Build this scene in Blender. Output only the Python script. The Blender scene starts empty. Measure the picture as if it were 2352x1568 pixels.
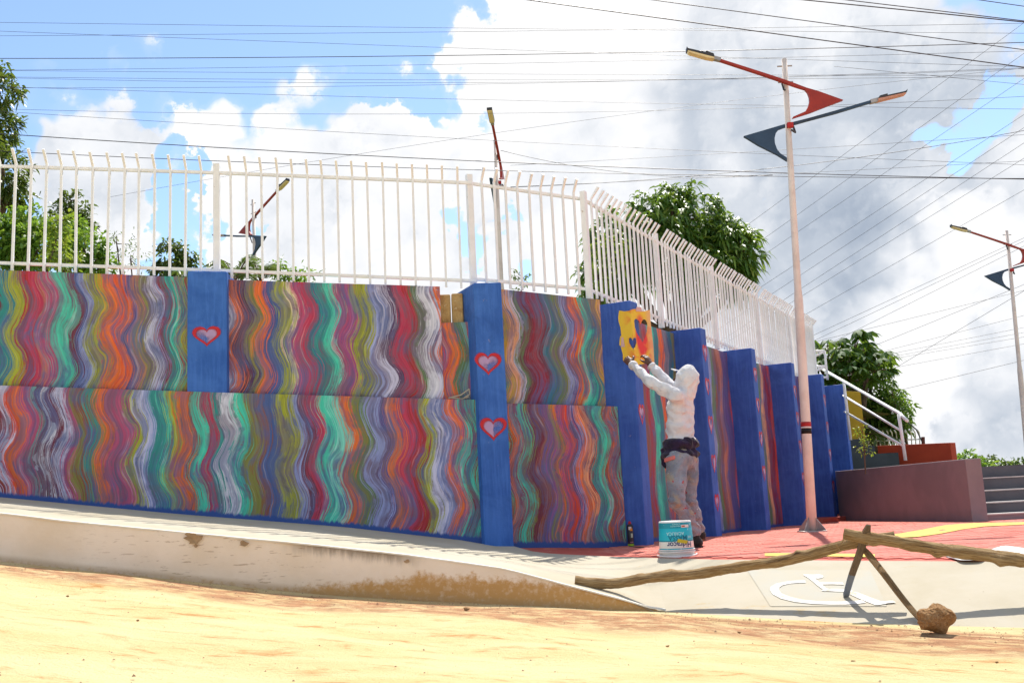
import bpy, bmesh, math, random
import numpy as np
from mathutils import Vector, Matrix
random.seed(7); rng = np.random.default_rng(7)
SC = bpy.context.scene
COL = SC.collection

# ---------------------------------------------------------------- camera
FPX = 2290.0; ROLL = math.atan(0.05); HORC = 1156.0
PITCH = math.atan((HORC-784)*math.cos(ROLL)/FPX)
CAM = np.array([0, 0, 0.52])
_r0 = np.array([1., 0, 0]); _u0 = np.array([0, -math.sin(PITCH), math.cos(PITCH)]); _f0 = np.array([0, math.cos(PITCH), math.sin(PITCH)])
_R = _r0*math.cos(ROLL)-_u0*math.sin(ROLL); _U = _u0*math.cos(ROLL)+_r0*math.sin(ROLL)
cd = bpy.data.cameras.new('camera'); cam = bpy.data.objects.new('camera', cd); COL.objects.link(cam)
cd.sensor_width = 36; cd.lens = 36*FPX/2352; cd.clip_start = 0.05; cd.clip_end = 3000
cam.matrix_world = Matrix(((_R[0], _U[0], -_f0[0], CAM[0]), (_R[1], _U[1], -_f0[1], CAM[1]), (_R[2], _U[2], -_f0[2], CAM[2]), (0, 0, 0, 1)))
SC.camera = cam
SC.view_settings.view_transform = 'Standard'; SC.view_settings.look = 'None'; SC.view_settings.gamma = 1
EXPO = 0.45
SC.view_settings.exposure = EXPO
SC.cycles.use_denoising = True
SC.cycles.max_bounces = 6; SC.cycles.diffuse_bounces = 4; SC.cycles.glossy_bounces = 2; SC.cycles.transmission_bounces = 3; SC.cycles.transparent_max_bounces = 10
SC.cycles.use_adaptive_sampling = True; SC.cycles.adaptive_threshold = 0.02; SC.cycles.caustics_reflective = False; SC.cycles.caustics_refractive = False

# a point of the place seen at 2352x1568 survey position (x, y), given its distance Y or its height z or the vertical plane it lies on
def ray(x, y): return _f0+(x-1176)/FPX*_R-(y-784)/FPX*_U
def atY(x, y, Y): d = ray(x, y); return CAM+d*(Y-CAM[1])/d[1]
def atz(x, y, z): d = ray(x, y); return CAM+d*(z-CAM[2])/d[2]
def onpl(x, y, p0, n):
    d = ray(x, y); n = np.array([n[0], n[1], 0.]); p0 = np.array([p0[0], p0[1], 0.]); return CAM+d*(((p0-CAM)@n)/(d@n))

# ---------------------------------------------------------------- sun and sky
SUN_EL = math.radians(55); SUN_AZ = math.atan2(0.30, 1.0)      # behind the wall, a little to the right
sdir = Vector((math.sin(SUN_AZ)*math.cos(SUN_EL), math.cos(SUN_AZ)*math.cos(SUN_EL), math.sin(SUN_EL)))
sl = bpy.data.lights.new('sun', 'SUN'); sl.energy = 5.0; sl.angle = math.radians(0.55); sl.color = (1.0, 0.95, 0.87)
so = bpy.data.objects.new('sun', sl); COL.objects.link(so); so.rotation_euler = sdir.to_track_quat('Z', 'Y').to_euler()
so.location = (4, 14, 30)

world = bpy.data.worlds.new('World'); SC.world = world; world.use_nodes = True
world.cycles.sampling_method = 'MANUAL'; world.cycles.sample_map_resolution = 256
class NT:
    """small node-tree writer"""
    def __init__(s, nt): s.nt = nt; nt.nodes.clear()
    def n(s, t, **k):
        nd = s.nt.nodes.new(t)
        for a, v in k.items():
            if a.startswith('i_'):
                key = a[2:]; key = int(key) if key.isdigit() else key.replace('_', ' ')
                s.put(nd.inputs[key], v)
            else: setattr(nd, a, v)
        return nd
    def put(s, inp, v):
        if isinstance(v, bpy.types.NodeSocket): s.nt.links.new(v, inp)
        elif isinstance(v, (tuple, list)) and inp.type == 'RGBA' and len(v) == 3: inp.default_value = (*v, 1)
        else: inp.default_value = v
    def m(s, op, a, b=0.0, c=0.0, clamp=False):
        nd = s.nt.nodes.new('ShaderNodeMath'); nd.operation = op; nd.use_clamp = clamp
        s.put(nd.inputs[0], a); s.put(nd.inputs[1], b); s.put(nd.inputs[2], c); return nd.outputs[0]
    def vm(s, op, a, b=(0, 0, 0)):
        nd = s.nt.nodes.new('ShaderNodeVectorMath'); nd.operation = op; s.put(nd.inputs[0], a); s.put(nd.inputs[1], b)
        return nd.outputs['Value'] if op in ('DOT_PRODUCT', 'LENGTH', 'DISTANCE') else nd.outputs[0]
    def mix(s, f, a, b, mode='MIX'):
        nd = s.nt.nodes.new('ShaderNodeMix'); nd.data_type = 'RGBA'; nd.blend_type = mode
        s.put(nd.inputs[0], f); s.put(nd.inputs[6], a); s.put(nd.inputs[7], b); return nd.outputs[2]
    def mr(s, v, a, b, c=0.0, d=1.0, smooth=True):
        nd = s.nt.nodes.new('ShaderNodeMapRange'); nd.interpolation_type = 'SMOOTHSTEP' if smooth else 'LINEAR'
        for i, q in enumerate((v, a, b, c, d)): s.put(nd.inputs[i], q)
        return nd.outputs[0]
    def noise(s, vec, scale, detail=4, rough=.55, dist=0.0, dim='3D', col=False):
        nd = s.nt.nodes.new('ShaderNodeTexNoise'); nd.noise_dimensions = dim
        if vec is not None: s.put(nd.inputs['Vector'], vec)
        s.put(nd.inputs['Scale'], scale); nd.inputs['Detail'].default_value = detail; nd.inputs['Roughness'].default_value = rough; nd.inputs['Distortion'].default_value = dist
        return nd.outputs['Color'] if col else nd.outputs['Fac']
    def xyz(s, x=0.0, y=0.0, z=0.0):
        nd = s.nt.nodes.new('ShaderNodeCombineXYZ'); s.put(nd.inputs[0], x); s.put(nd.inputs[1], y); s.put(nd.inputs[2], z); return nd.outputs[0]
    def sep(s, v):
        nd = s.nt.nodes.new('ShaderNodeSeparateXYZ'); s.put(nd.inputs[0], v); return nd.outputs
    def ramp(s, f, stops, mode='LINEAR'):
        nd = s.nt.nodes.new('ShaderNodeValToRGB'); cr = nd.color_ramp; cr.interpolation = mode
        while len(cr.elements) < len(stops): cr.elements.new(0.5)
        for e, (p, c) in zip(cr.elements, stops): e.position = p
        for e, (p, c) in zip(cr.elements, sorted(stops, key=lambda q: q[0])): e.position = p; e.color = (*c, 1)
        s.put(nd.inputs[0], f); return nd.outputs[0]

def lin(h):
    h = h.lstrip('#'); c = [int(h[i:i+2], 16)/255 for i in (0, 2, 4)]
    return tuple(v/12.92 if v <= .04045 else ((v+.055)/1.055)**2.4 for v in c)

def build_world():
    t = NT(world.node_tree)
    out = t.n('ShaderNodeOutputWorld')
    sky = t.n('ShaderNodeTexSky', sky_type='NISHITA', sun_disc=False, sun_elevation=SUN_EL, sun_rotation=SUN_AZ, altitude=300, air_density=1.0, dust_density=0.2, ozone_density=1.6)
    d = t.vm('NORMALIZE', t.n('ShaderNodeTexCoord').outputs['Generated'])
    # cumulus: fractal noise over the sky directions, with cloud banks and open blue where they stand
    n2 = t.noise(d, 16.0, 7, .60); n1 = t.noise(d, 5.5, 4, .60)
    dw = t.vm('NORMALIZE', t.vm('ADD', d, t.xyz(t.m('ADD', t.m('MULTIPLY', t.m('SUBTRACT', n1, .5), .30), t.m('MULTIPLY', t.m('SUBTRACT', n2, .5), .14)), 0, t.m('ADD', t.m('MULTIPLY', t.m('SUBTRACT', n1, .5), -.22), t.m('MULTIPLY', t.m('SUBTRACT', n2, .5), .22)))))
    def lobe(px, py, deg, soft=1.0):
        c = ray(px, py); c = c/np.linalg.norm(c)
        dot = t.vm('DOT_PRODUCT', dw, tuple(c))
        return t.mr(dot, math.cos(math.radians(deg*(1+soft*.6))), math.cos(math.radians(deg*max(.02, 1-soft*.6))))
    def total(ls):
        acc = None
        for px, py, deg, w, soft in ls:
            v = t.m('MULTIPLY', lobe(px, py, deg, soft), w); acc = v if acc is None else t.m('ADD', acc, v)
        return acc
    cover = total([(330, 40, 13, -.34, .5), (760, 90, 7, -.22, .6), (-500, 150, 15, -.28, .6), (415, 400, 1.7, -.50, .8), (425, 470, 1.5, -.36, .9), (460, 560, 2.2, -.4, .8), (1045, 480, 1.7, -.42, .9), (1120, 310, 1.1, -.4, .9), (2200, 285, 2.0, -.36, 1.0), (2150, 330, 1.4, -.2, 1.0),
                   (200, 330, 5.2, .50, .35), (200, 480, 5, .35, .5), (700, 400, 6.6, .55, .35), (900, 520, 6, .3, .5), (1330, 150, 8, .30, .6), (1700, 500, 14, .26, .6), (2150, 700, 10, .20, .6)])
    wp = t.vm('ADD', d, t.xyz(t.m('MULTIPLY', t.m('SUBTRACT', n2, .5), .07), 0, t.m('MULTIPLY', t.m('SUBTRACT', n2, .5), -.07)))
    vn = t.n('ShaderNodeTexVoronoi', feature='F1'); t.put(vn.inputs['Vector'], wp); vn.inputs['Scale'].default_value = 19; pf = vn.outputs['Distance']
    dens = t.m('ADD', t.m('ADD', t.m('MULTIPLY', t.m('SUBTRACT', n1, .5), 1.05), t.m('MULTIPLY', t.m('SUBTRACT', n2, .5), .75)), t.m('ADD', t.m('ADD', cover, .05), t.m('MULTIPLY', t.m('SUBTRACT', .42, pf), .30)))
    mask = t.mr(dens, -.015, .115)
    thin = t.mr(dens, -.12, .04, 0, .12)
    mask = t.m('MAXIMUM', mask, thin)
    grey = total([(1720, 350, 6.5, .24, .9), (2060, 480, 7, .30, .9), (1400, 330, 4.5, .12, .9), (1850, 640, 5, .26, .8), (2200, 990, 5, .30, .7), (2250, 40, 6, .12, .8), (1250, 120, 6, -.25, .8), (700, 350, 7, -.15, .8), (180, 360, 3.5, .14, .8), (800, 540, 4.5, .14, .8), (2260, 610, 2.5, -.4, .8), (2140, 900, 3.0, -.45, .8), (2060, 800, 4.5, -.35, .8)])
    g2 = t.m('ADD', t.m('MULTIPLY', t.m('SUBTRACT', t.noise(wp, 8.0, 5, .6), .5), 1.5), t.m('ADD', t.m('MULTIPLY', t.m('SUBTRACT', pf, .4), .45), t.m('MULTIPLY', t.m('SUBTRACT', n2, .5), -.5)))
    grey = t.m('ADD', grey, t.m('ADD', g2, .09), clamp=True)
    k = 1/2**EXPO
    ccol = t.ramp(grey, [(0.0, tuple(v*k for v in (1.06, 1.06, 1.07))), (.28, tuple(v*k for v in (.93, .95, .99))), (.65, tuple(v*k for v in (.60, .66, .75))), (1.0, tuple(v*k for v in (.42, .49, .60)))])
    b1 = t.n('ShaderNodeBackground', i_Color=sky.outputs[0], i_Strength=0.15)
    b2 = t.n('ShaderNodeBackground', i_Color=ccol, i_Strength=1.0)
    ms = t.n('ShaderNodeMixShader', i_0=mask, i_1=b1.outputs[0], i_2=b2.outputs[0])
    t.nt.links.new(ms.outputs[0], out.inputs[0])
build_world()

# ---------------------------------------------------------------- helpers
def link(o, parent=None):
    COL.objects.link(o)
    if parent is not None: o.parent = parent
    return o
def tag(o, label=None, cat=None, group=None, kind=None):
    for k, v in (('label', label), ('category', cat), ('group', group), ('kind', kind)):
        if v: o[k] = v
    return o
def empty(name, loc, label, cat, group=None, rz=0):
    o = bpy.data.objects.new(name, None); link(o); o.location = loc; o.rotation_euler[2] = rz; o.empty_display_size = .1
    tag(o, label, cat, group); return o
def meshobj(name, verts, faces, mat, parent=None, smooth=False, uvs=None, origin=None):
    """one mesh object; verts in world space, kept relative to the parent's place"""
    me = bpy.data.meshes.new(name)
    V = np.asarray(verts, float)
    off = np.array(origin if origin is not None else (0, 0, 0), float)
    if parent is not None:
        mw = parent_world(parent).inverted(); V = np.array([tuple(mw @ Vector(v)) for v in V]) if len(V) else V
    else: V = V-off
    me.from_pydata([tuple(v) for v in V], [], [tuple(int(i) for i in f) for f in faces]); me.update()
    if uvs is not None:
        ul = me.uv_layers.new(name='UVMap')
        for lp in me.loops: ul.data[lp.index].uv = uvs[lp.vertex_index]
    if mat is not None: me.materials.append(mat)
    if smooth: me.polygons.foreach_set('use_smooth', [True]*len(me.polygons))
    o = bpy.data.objects.new(name, me); link(o, parent)
    if parent is None: o.location = off
    return o
def parent_world(p):
    M = Matrix.LocRotScale(p.location, p.rotation_euler, p.scale)
    return parent_world(p.parent) @ M if p.parent else M
class MB:
    """mesh buffer"""
    def __init__(s): s.v = []; s.f = []
    def add(s, v, f):
        b = len(s.v); s.v += [tuple(float(c) for c in q) for q in v]; s.f += [tuple(i+b for i in q) for q in f]; return s
    def box(s, c, ax, ay, az):
        c, ax, ay, az = (np.array(q, float) for q in (c, ax, ay, az))
        v = [c+i*ax+j*ay+k*az for i in (-1, 1) for j in (-1, 1) for k in (-1, 1)]
        f = [(0, 1, 3, 2), (4, 6, 7, 5), (0, 4, 5, 1), (2, 3, 7, 6), (0, 2, 6, 4), (1, 5, 7, 3)]
        if np.cross(ax, ay) @ az < 0: f = [q[::-1] for q in f]
        return s.add(v, f)
    def aabox(s, lo, hi):
        lo, hi = np.array(lo, float), np.array(hi, float); h = (hi-lo)/2
        return s.box((lo+hi)/2, (h[0], 0, 0), (0, h[1], 0), (0, 0, h[2]))
    def prism(s, poly, z0, z1):
        n = len(poly); z0 = z0 if hasattr(z0, '__len__') else [z0]*n; z1 = z1 if hasattr(z1, '__len__') else [z1]*n
        v = [(*p[:2], z) for p, z in zip(poly, z0)]+[(*p[:2], z) for p, z in zip(poly, z1)]
        return s.add(v, [tuple(range(n))[::-1], tuple(range(n, 2*n))]+[(i, (i+1) % n, n+(i+1) % n, n+i) for i in range(n)])
    def tube(s, pts, rad, seg=8, caps=True):
        pts = [np.array(p, float) for p in pts]; n = len(pts); rad = rad if hasattr(rad, '__len__') else [rad]*n
        b = len(s.v); prev = None
        for i in range(n):
            t = pts[min(i+1, n-1)]-pts[max(i-1, 0)]; t = t/(np.linalg.norm(t)+1e-12)
            if prev is None:
                a = np.array([0, 0, 1.]) if abs(t[2]) < .9 else np.array([1., 0, 0]); a = np.cross(t, a)
            else: a = prev-t*(prev@t)
            a = a/np.linalg.norm(a); c = np.cross(t, a); prev = a
            for k in range(seg):
                w = 2*math.pi*k/seg; s.v.append(tuple(pts[i]+rad[i]*(a*math.cos(w)+c*math.sin(w))))
        for i in range(n-1):
            for k in range(seg):
                q = b+i*seg+k; r = b+i*seg+(k+1) % seg; s.f.append((q, r, r+seg, q+seg))
        if caps: s.f.append(tuple(b+k for k in range(seg))[::-1]); s.f.append(tuple(b+(n-1)*seg+k for k in range(seg)))
        return s
    def lathe(s, prof, c, seg=24, cap0=True, cap1=True):
        b = len(s.v)
        for r, z in prof:
            for k in range(seg): w = 2*math.pi*k/seg; s.v.append((c[0]+r*math.cos(w), c[1]+r*math.sin(w), c[2]+z))
        for i in range(len(prof)-1):
            for k in range(seg):
                q = b+i*seg+k; r = b+i*seg+(k+1) % seg; s.f.append((q, r, r+seg, q+seg))
        if cap0: s.f.append(tuple(b+k for k in range(seg))[::-1])
        if cap1: s.f.append(tuple(b+(len(prof)-1)*seg+k for k in range(seg)))
        return s
    def make(s, name, mat, parent=None, smooth=False, bevel=0, origin=None):
        o = meshobj(name, s.v, s.f, mat, parent, smooth, origin=origin)
        if bevel:
            m = o.modifiers.new('bevel', 'BEVEL'); m.width = bevel; m.segments = 2; m.limit_method = 'ANGLE'
        return o
def copy_part(src, parent, loc=None, rot=None):
    c = src.copy(); link(c, parent)
    if loc is not None: c.location = loc
    if rot is not None: c.rotation_euler = rot
    return c
def lerp(a, b, t): return a+(b-a)*t

# ---------------------------------------------------------------- materials
def newmat(name):
    m = bpy.data.materials.new(name); m.use_nodes = True; t = NT(m.node_tree)
    o = t.n('ShaderNodeOutputMaterial'); b = t.n('ShaderNodeBsdfPrincipled'); t.nt.links.new(b.outputs[0], o.inputs[0]); return m, t, b
def setb(t, b, color=None, rough=None, spec=None, bump=None, strength=.3, dist=.01, metal=None):
    if color is not None: t.put(b.inputs['Base Color'], color)
    if rough is not None: t.put(b.inputs['Roughness'], rough)
    if spec is not None: b.inputs['Specular IOR Level'].default_value = spec
    if metal is not None: b.inputs['Metallic'].default_value = metal
    if bump is not None:
        bn = t.n('ShaderNodeBump', i_Height=bump, i_Strength=strength, i_Distance=dist); t.nt.links.new(bn.outputs[0], b.inputs['Normal'])
def pmat(name, c, c2=None, scale=3.0, rough=.7, spec=.3, bscale=60, bstr=.15, bdist=.004, metal=0.0, speck=None):
    """painted or raw surface: two close tones mottled by noise, fine relief, optional chips"""
    m, t, b = newmat(name); co = t.n('ShaderNodeTexCoord').outputs['Object']
    c2 = c2 or tuple(v*.78 for v in c)
    f = t.mr(t.noise(co, scale, 6, .62, .3), .35, .66)
    col = t.mix(f, c, c2)
    if speck:
        sf = t.mr(t.noise(co, speck[0], 5, .7), speck[1], speck[1]+.04); col = t.mix(sf, col, speck[2])
    setb(t, b, col, rough, spec, t.noise(co, bscale, 4, .6), bstr, bdist, metal); return m
WHITE = pmat('cream white paint', (.87, .865, .86), (.79, .78, .765), 5, .5, .3, speck=(17, .66, (.40, .27, .17)))
def blue_mat(name, c1, c2):
    m, t, b = newmat(name); co = t.n('ShaderNodeTexCoord').outputs['Object']
    col = t.mix(t.mr(t.noise(co, 2.4, 6, .65, .5), .34, .66), c1, c2)
    roll = t.noise(t.vm('MULTIPLY', co, (1, 1, .10)), 26, 4, .6); col = t.mix(t.mr(roll, .42, .66, 0, .30), col, tuple(v*1.35+.01 for v in c2))
    col = t.mix(t.mr(t.noise(t.vm('ADD', co, (3, 1, 2)), 1.6, 5, .7, .8), .56, .72, 0, .45), col, tuple(v*.62 for v in c1))
    col = t.mix(t.mr(t.noise(co, 13, 5, .75), .685, .72, 0, .7), col, lin('#8a97bd'))
    col = t.mix(t.mr(t.noise(t.vm('ADD', co, (7, 7, 7)), 5, 6, .8), .67, .70, 0, .6), col, lin('#9a8f92'))
    setb(t, b, col, .62, .25, t.m('ADD', t.noise(co, 70, 4, .6), t.m('MULTIPLY', roll, .5)), .3, .006); return m
BLUE = blue_mat('blue wall paint', lin('#2f5da8'), lin('#4170ba'))
BLUE3 = blue_mat('blue pilaster paint', lin('#3353a2'), lin('#4064b2'))
RAWBACK = pmat('rough wall back', (.45, .36, .26), None, 4, .9)

# ================================================================ the place: survey lines
A1, A2, A3 = (math.radians(v) for v in (4, 22, 59.7))
def dirs(a): return np.array([math.cos(a), math.sin(a)]), np.array([math.sin(a), -math.cos(a)])
D1, N1 = dirs(A1); D2, N2 = dirs(A2); D3, N3 = dirs(A3)
FL = atz(1486, 1253, 0)[:2]                  # corner pilaster, front left edge
W1 = FL-.375*N3                              # corner of the upper wall faces
PILR, PILL = -1.292, -1.609                  # tall pilaster along stretch two
S1 = (W1+.26*N2+PILL*D2)-.10*N2              # start of the ledge face of stretch one
def P1(s, o=0.0): return S1+s*D1+o*N1        # ledge face of stretch one
def P2(s, o=0.0): return W1+s*D2+o*N2
def P3(s, o=0.0): return FL+s*D3+(o-.375)*N3 # o=0 is the wall face, o=.375 the pilaster fronts
def plaza_z(x, y): return -.0125*max(0.0, y-11.0)
YK = 7.1                                     # kerb line distance
kt = [atY(x, y, YK) for x, y in ((0, 1178), (167, 1198), (428, 1223), (619, 1241), (726, 1251), (927, 1273), (1060, 1291), (1161, 1306), (1227, 1323), (1328, 1350), (1428, 1375), (1512, 1400))]
kb = [atY(x, y, YK) for x, y in ((0, 1288), (201, 1311), (401, 1330), (726, 1364), (787, 1368), (1017, 1380), (1295, 1395), (1428, 1403), (1512, 1403))]
KTX = np.array([p[0] for p in kt]); KTZ = np.array([p[2] for p in kt]); KBX = np.array([p[0] for p in kb]); KBZ = np.array([p[2] for p in kb])
GR = (KTZ[0]-KTZ[3])/(KTX[0]-KTX[3])
def ktop(x): return float(np.interp(x, KTX, KTZ)) if x > KTX[0] else KTZ[0]+GR*(x-KTX[0])
ROADZ = float(KBZ[-1])
def roadz(x):
    if x < KBX[0]: return KBZ[0]+(.12*(KBX[0]-x) if x > -14 else .12*(KBX[0]+14))
    return float(np.interp(x, KBX, KBZ))
wb = [(-9.0, .837+(9-4.797)*.145), (-4.797, .837), (-3.082, .588), (-1.404, .373), (-.79, .272), (-.04, .151)]
def base1(s): return float(np.interp(s, [q[0] for q in wb], [q[1] for q in wb]))
def base2(s): return float(np.interp(s, [-1.6, -1.24, -.6, .1], [.11, .08, .04, .0]))
def base3(s): p = P3(s); return plaza_z(*p)
fr = [atz(x, y, ROADZ) for x, y in ((1512, 1403), (1640, 1412), (1800, 1423), (1960, 1431), (2120, 1437), (2260, 1440), (2352, 1442))]
mid = [atz(x, y, z) for x, y, z in ((1184, 1257, .07), (1225, 1266, .05), (1270, 1271, .03), (1400, 1277, .012), (1514, 1281, 0), (1640, 1284, 0), (1776, 1285, 0), (1980, 1287, 0), (2172, 1288, 0), (2352, 1290, 0))]

# ---------------------------------------------------------------- road and ground
def dirt_mat():
    m, t, b = newmat('packed pale earth'); uv = t.n('ShaderNodeTexCoord').outputs['UV']; u, v, _ = t.sep(uv)
    st = t.xyz(t.m('MULTIPLY', u, 1.0), t.m('MULTIPLY', v, 2.4), 0)
    nA = t.noise(st, .9, 6, .6, .4); nB = t.noise(st, 3.2, 7, .68, .5); nC = t.noise(uv, 9, 5, .6)
    col = t.mix(t.mr(nA, .35, .7), (.66, .545, .30), (.60, .46, .22))
    col = t.mix(t.m('MULTIPLY', t.mr(nB, .52, .68), t.mr(nA, .36, .6, .25, 1)), col, (.46, .23, .08))
    # reddish wash lying along the kerb foot
    edge = t.m('ADD', v, t.m('MULTIPLY', t.m('SUBTRACT', t.noise(t.xyz(u, 0, 0), .9, 5, .6), .5), .35))
    right = t.mr(u, -3.0, 1.0, .15, .55)
    band = t.m('MULTIPLY', t.mr(edge, .10, .24), t.mr(edge, t.m('ADD', .35, right), t.m('ADD', .80, right), 1, 0))
    rc = t.mix(t.mr(t.noise(t.vm('MULTIPLY', uv, (1, 1.5, 1)), 7, 6, .72, .4), .4, .62), (.45, .24, .125), (.31, .16, .085))
    col = t.mix(t.m('MULTIPLY', band, t.mr(t.noise(t.vm('MULTIPLY', uv, (1, 1.7, 1)), 4.5, 7, .72, .3), .38, .56, .25, 1.0)), col, rc)
    wash = t.mr(nC, .60, .68); pits = t.mr(t.noise(uv, 38, 5, .75), .62, .70, 0, .25); col = t.mix(pits, col, (.36, .22, .10)); col = t.mix(t.mr(t.noise(uv, 21, 5, .7), .60, .70, 0, .35), col, (.74, .62, .42)); col = t.mix(t.m('MULTIPLY', wash, .25), col, (.5, .3, .13))
    h = t.m('ADD', t.m('MULTIPLY', nB, .6), t.m('MULTIPLY', t.noise(uv, 45, 5, .7), .4))
    setb(t, b, col, .95, .1, h, .8, .05); return m
DIRT = dirt_mat()
fx = [-400, -120, -60, -30, -18]+list(np.arange(-14, 1.0, .28))+[p[0] for p in fr]+[3.4, 4.5, 6, 9, 14, 22, 40, 90, 400]
fx = sorted(fx)
def front_y(x):
    if x <= fr[0][0]: return YK
    if x <= fr[-1][0]: return float(np.interp(x, [p[0] for p in fr], [p[1] for p in fr]))
    return fr[-1][1]-.35*min(x-fr[-1][0], 3)
ts = [-.3, -.03]+list(np.linspace(.1, 2.0, 20))+list(np.linspace(2.2, 7, 22))+[8, 10, 14, 20, 40, 90, 400]
V = []; UV = []
for i, x in enumerate(fx):
    for j, tt in enumerate(ts):
        y = front_y(x)-tt
        bump = .012*math.sin(x*1.7+tt*2.1)+.010*math.sin(x*4.1-tt*3.3+1)+.008*rng.standard_normal()*.4 if .05 < tt < 12 and abs(x) < 12 else 0
        V.append((x, y, roadz(x)+bump*(max(0, min(1, tt*3)))-(.03 if tt < -.1 else 0))); UV.append((x, tt))
nt_ = len(ts)
Fc = [(i*nt_+j, i*nt_+j+1, (i+1)*nt_+j+1, (i+1)*nt_+j) for i in range(len(fx)-1) for j in range(nt_-1)]
road = meshobj('road', V, Fc, DIRT, smooth=True, uvs=UV); tag(road, 'pale yellow packed earth road sloping up to the left', kind='structure')
# wide ground beyond the walls, out to the horizon
GRND = pmat('far ground', (.30, .26, .13), (.12, .16, .05), .08, .95)
g = meshobj('ground', [(-900, -500, -.9), (900, -500, -.9), (900, 1800, -.9), (-900, 1800, -.9)], [(0, 1, 2, 3)], GRND); tag(g, 'wide ground reaching the horizon behind the walls', kind='structure')

# ---------------------------------------------------------------- pavement, kerb and ramp
def conc_mat():
    m, t, b = newmat('cream concrete'); co = t.n('ShaderNodeTexCoord').outputs['Object']
    col = t.mix(t.mr(t.noise(co, 1.1, 6, .62, .4), .35, .68), (.475, .43, .34), (.43, .38, .28))
    col = t.mix(t.mr(t.noise(co, 2.3, 6, .7, .6), .60, .74), col, (.46, .34, .18))
    col = t.mix(t.mr(t.noise(co, 26, 4, .6), .70, .76), col, (.3, .25, .19))
    setb(t, b, col, .9, .15, t.noise(co, 70, 5, .65), .25, .006); return m
CONC = conc_mat()
# strip between the kerb / ramp front and the wall foot / red paving edge
front = [(x, YK, ktop(x)) for x in np.arange(-9, KTX[0], .4)]+[tuple(p) for p in kt[:-1]]
wfoot = [(*P1(s), base1(s)) for s in np.arange(-9.4, -.2, .35)]+[(*P1(-.05), base1(-.05)), (*P2(PILL, .26), .11), (*P2(PILR, .26), .088)]
back = wfoot+[tuple(p) for p in mid[1:-1]]
front = front+[(p[0], p[1]-.03, p[2]-.014) for p in fr]
tail = [(4.2, fr[-1][1]-.35*1.5-.03, ROADZ-.014)]; front += tail
back += [tuple(mid[-1]), (5.4, mid[-1][1]-1.1, 0)]
def resample(L, n):
    L = np.array(L, float); s = np.r_[0, np.cumsum(np.linalg.norm(np.diff(L, axis=0), axis=1))]; u = np.linspace(0, s[-1], n)
    return np.stack([np.interp(u, s, L[:, k]) for k in range(3)], 1)
# match both lines piece by piece: left of the tall pilaster, then the ramp
def split(L, x): return [p for p in L if p[0] <= x], [p for p in L if p[0] >= x]
fa, fb = [q for q in front if q[0] <= -.25], [q for q in front if q[0] >= -.42]
ba, bb = wfoot, [wfoot[-1]]+back[len(wfoot):]
fb = [fa[-1]]+[q for q in fb if q[0] > fa[-1][0]]
rowsF = np.r_[resample(fa, 50), resample(fb, 60)[1:]]; rowsB = np.r_[resample(ba, 50), resample(bb, 60)[1:]]
V = []; K = 13
for a, c in zip(rowsF, rowsB):
    for k in range(K): V.append(lerp(a, c, k/(K-1)))
Fc = [(i*K+k, (i+1)*K+k, (i+1)*K+k+1, i*K+k+1) for i in range(len(rowsF)-1) for k in range(K-1)]
pav = meshobj('pavement', V, Fc, CONC, smooth=False); tag(pav, 'cream concrete pavement that ramps down to the road at right', kind='structure')

def kerb_mat():
    m, t, b = newmat('stained kerb plaster'); co = t.n('ShaderNodeTexCoord').outputs['Object']; uv = t.n('ShaderNodeTexCoord').outputs['UV']; u, v, _ = t.sep(uv)
    col = t.mix(t.mr(t.noise(co, 1.6, 5, .6), .38, .68), (.86, .73, .60), (.78, .64, .49))
    # clay splashed up from the road
    mound = t.m('ADD', t.m('MULTIPLY', t.noise(t.xyz(u, 0, 0), 1.7, 4, .6), .30), t.m('MULTIPLY', t.noise(co, 12, 5, .7), .07))
    reach = t.m('MULTIPLY', t.mr(u, -1.9, -.5, .05, 1.0), mound)
    sp = t.mr(t.m('SUBTRACT', t.m('ADD', reach, t.m('MULTIPLY', t.m('SUBTRACT', t.noise(co, 26, 5, .75), .5), .16)), v), -.02, .05)
    col = t.mix(t.m('MULTIPLY', sp, t.mr(t.noise(co, 30, 4, .6), .2, .55, .55, .95)), col, (.52, .285, .09))
    lo = t.mr(v, .015, .06, 1, 0); col = t.mix(t.m('MULTIPLY', lo, .5), col, (.42, .27, .13))  # dark contact line along the very bottom of the kerb
    # a scuff of soot under the top edge and small flaked scratches
    vt = t.sep(co)[2]
    sc = t.m('MULTIPLY', t.mr(t.noise(t.vm('MULTIPLY', co, (1, 1, 6)), 9, 5, .6), .60, .66), t.mr(u, -3.4, -2.4, 0, 1)); sc = t.m('MULTIPLY', sc, t.mr(u, -1.6, -1.2, 1, 0)); col = t.mix(t.m('MULTIPLY', sc, .55), col, (.36, .22, .12))
    so = t.m('MULTIPLY', t.mr(u, -1.75, -1.4), t.mr(u, -.95, -.62, 1, 0)); hgt = t.n('ShaderNodeAttribute', attribute_name='under').outputs['Fac']
    so = t.m('MULTIPLY', so, t.mr(t.m('ADD', hgt, t.m('MULTIPLY', t.noise(t.vm('MULTIPLY', co, (9, 1, 1.5)), 3, 5, .65), .12)), .06, .15, 1, 0)); col = t.mix(t.m('MULTIPLY', so, .72), col, (.15, .11, .08))
    setb(t, b, col, .92, .12, t.noise(co, 40, 5, .65), .35, .008); return m
KERBM = kerb_mat(); KEDGE = pmat('kerb edge whitewash', (.80, .77, .70), (.70, .64, .54), 4, .8)
xs = np.r_[np.arange(-9.0, KTX[0], .35), np.linspace(KTX[0], KTX[-1], 70)]
V = []; UV = []; under = []
NH = 7
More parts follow.
